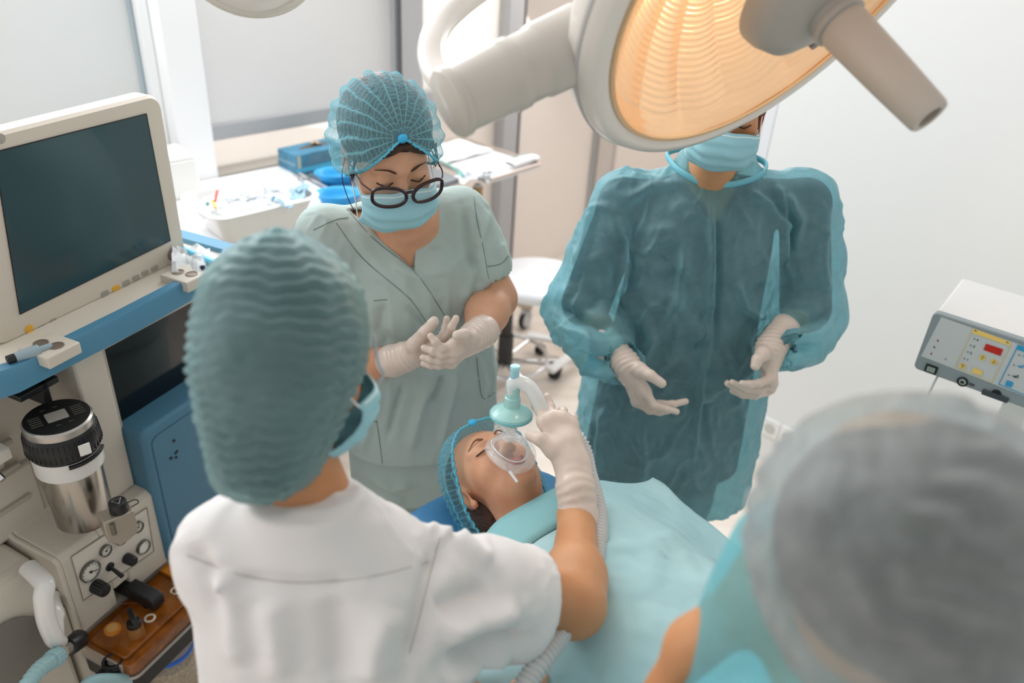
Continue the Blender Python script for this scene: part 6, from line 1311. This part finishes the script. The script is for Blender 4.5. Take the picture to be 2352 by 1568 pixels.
def gbox(px, py, w, h, m, name, par=None, off=.002, th=.0012, r=.002): c = hitg(px, py, off); return MB().prism(c, gx, ZU, -gy, rrect(w, h, r), th).build(name, m, par or gen)
M_y = mat('key_amber', '#ecca6f', .4); M_cy = mat('key_cyan', '#2f97c8', .4); M_line = mat('line_yellow', '#e5cc8a', .5)
gpoly([(2236, 754), (2322, 786), (2320, 794), (2232, 764)], M_y, 'yellow_header', .002, pan)
b = MB()
for seg_ in ([(2232, 763), (2194, 843)], [(2194, 843), (2278, 878)], [(2320, 794), (2278, 878)]): b.tube([hitg(*q, .002) for q in seg_], .0007, 5)
b.build('yellow_outline', M_line, pan)
b = MB()
for seg_ in ([(2336, 798), (2294, 882)], [(2294, 882), (2390, 922)], [(2336, 798), (2400, 820)]): b.tube([hitg(*q, .002) for q in seg_], .0009, 5)
b.build('blue_outline', M_cy, pan); gpoly([(2338, 791), (2400, 813), (2396, 824), (2334, 801)], M_cy, 'blue_header', .002, pan)
gpoly([(2265, 789), (2304, 802), (2298, 817), (2259, 803)], mat('display_red', '#a81d10', .25, emit=.15), 'red_display', .002, pan)
for px, py in ((2211, 840), (2257, 821), (2283, 831)): k_ = gbox(px, py, .0125, .0125, M_y, 'key', pan)
gbox(2245, 853, .021, .0125, M_y, 'key', pan); gbox(2318, 881, .0135, .0135, M_cy, 'key', pan)
ar = lambda px, py, u: [hitg(px, py, .004) + gx * a * u + ZU * b_ * u for a, b_ in ((0, .005), (-.004, .001), (-.0015, .001), (-.0015, -.004), (.0015, -.004), (.0015, .001), (.004, .001))]
for px, py, sgn in ((2257, 821, 1), (2283, 831, -1), (2211, 840, 1)): MB().tube([q if sgn > 0 else hitg(px, py, .004) * 2 - q for q in ar(px, py, 1)], .0004, 5, closed=True).build('arrow_mark', M_dark, pan)
for i, (px, py) in enumerate(((2238, 778), (2230, 793), (2223, 808), (2215, 823))):
    c = hitg(px, py, .002); MB().cyl(c, c - gy * .001, .0018, seg=12).build('indicator', mat('lamp_grey', '#7d8081', .4), pan); text(str(4 - i), .0085, hitg(px + 7, py + 3, .0025), gx, ZU, M_dark, pan)
for px, py in ((2154, 782), (2146, 797), (2139, 812)): c = hitg(px, py, .002); MB().cyl(c, c - gy * .001, .002, seg=12).build('red_indicator', mat('lamp_red', '#7c1f2c', .3), pan)
c = hitg(2172, 824, .002); MB().cyl(c, c - gy * .001, .0018, seg=12).build('indicator', MATS['lamp_grey'], pan)
for px, py in ((2341, 815), (2329, 838), (2317, 861)):
    c = hitg(px, py, .002); MB().cyl(c, c - gy * .001, .0018, seg=12).build('indicator', MATS['lamp_grey'], pan)
    c = hitg(px + 14, py + 4, .002); MB().cyl(c - gx * .006, c + gx * .008, .0006, seg=6).cyl(c, c + gx * .006 + ZU * .006, .0012, seg=6).ell(c, (.004, .001, .0025), GAx, 10, 6).build('mode_symbol', M_cy if py != 861 else M_dark, pan)
for px, py in ((2241, 760), (2314, 787)): c = hitg(px, py, .0035); MB().cyl(c - gx * .003, c + gx * .003, .0006, seg=6).cyl(c - gx * .003, c + ZU * .002, .0006, seg=6).build('header_mark', M_dark, pan)
c = hitg(2139, 847, .001); MB().prism(c, gx, ZU, -gy, rrect(.027, .021, .002), .003).build('power_switch', M_black, gen); MB().prism(c - gy * .003, gx, ZU, -gy, rrect(.018, .013, .001), .002).build('rocker', mat('rocker_green_grey', '#8d9b90', .3), gen)
c = hitg(2211, 876, .001); MB().rev(c, -gy, [(.012, 0), (.012, .003), (.009, .004), (.009, .001)], 28).build('socket_ring', M_black, gen); MB().rev(c, -gy, [(.008, 0), (.008, .003), (.004, .004), (.004, .001), (0, .001)], 24).build('jack', mat('jack_steel', '#b7b3aa', .25, metal=.7), gen)
MB().cyl(c - gy * .001, c - gy * .0032, .0038, seg=14).build('jack_hole', M_black, gen)
gbox(2232, 883, .012, .006, M_dark, 'pedal_symbol', None, .001)
c = hitg(2286, 908, .001); MB().prism(c, gx, ZU, -gy, rrect(.056, .013, .003), .006).build('plate_socket', mat('slot_dark_grey', '#3f474b', .4), gen, bevel=.001); MB().cyl(c + ZU * .006, c + ZU * .006 - gy * .004, .010, seg=20).build('socket_hump', M_black, gen)
sh = thing('equipment_cart', gp(GW / 2, GD / 2, -1.05), 'white cart shelf under the electrosurgical unit, mostly hidden by the near cap', 'cart')
MB().box(gp(GW / 2 + .03, GD / 2 + .04, -.014), (GW - .08, GD - .04, .022), GAx).build('shelf', M_white, sh, bevel=.004)
MB().box(gp(GW / 2 + .05, GD / 2 + .03, -.50), (.06, .06, .96), GAx).build('column', M_white, sh, bevel=.006); MB().box(gp(GW / 2 + .05, GD / 2 + .03, -1.00), (.34, .34, .05), GAx).build('base', M_white, sh, bevel=.01)
tag(MB().tube(catmull([gp(.055, .04, -.002), gp(.052, .02, -.05), gp(.05, .03, -.20), gp(.12, .10, -.42), gp(GW / 2 + .04, GD / 2 + .02, -.5)], 6), .0028, 8).build('power_cable', mat('cable_grey', '#c9cccd', .5)), 'thin grey cable hanging below the electrosurgical unit', 'cable')
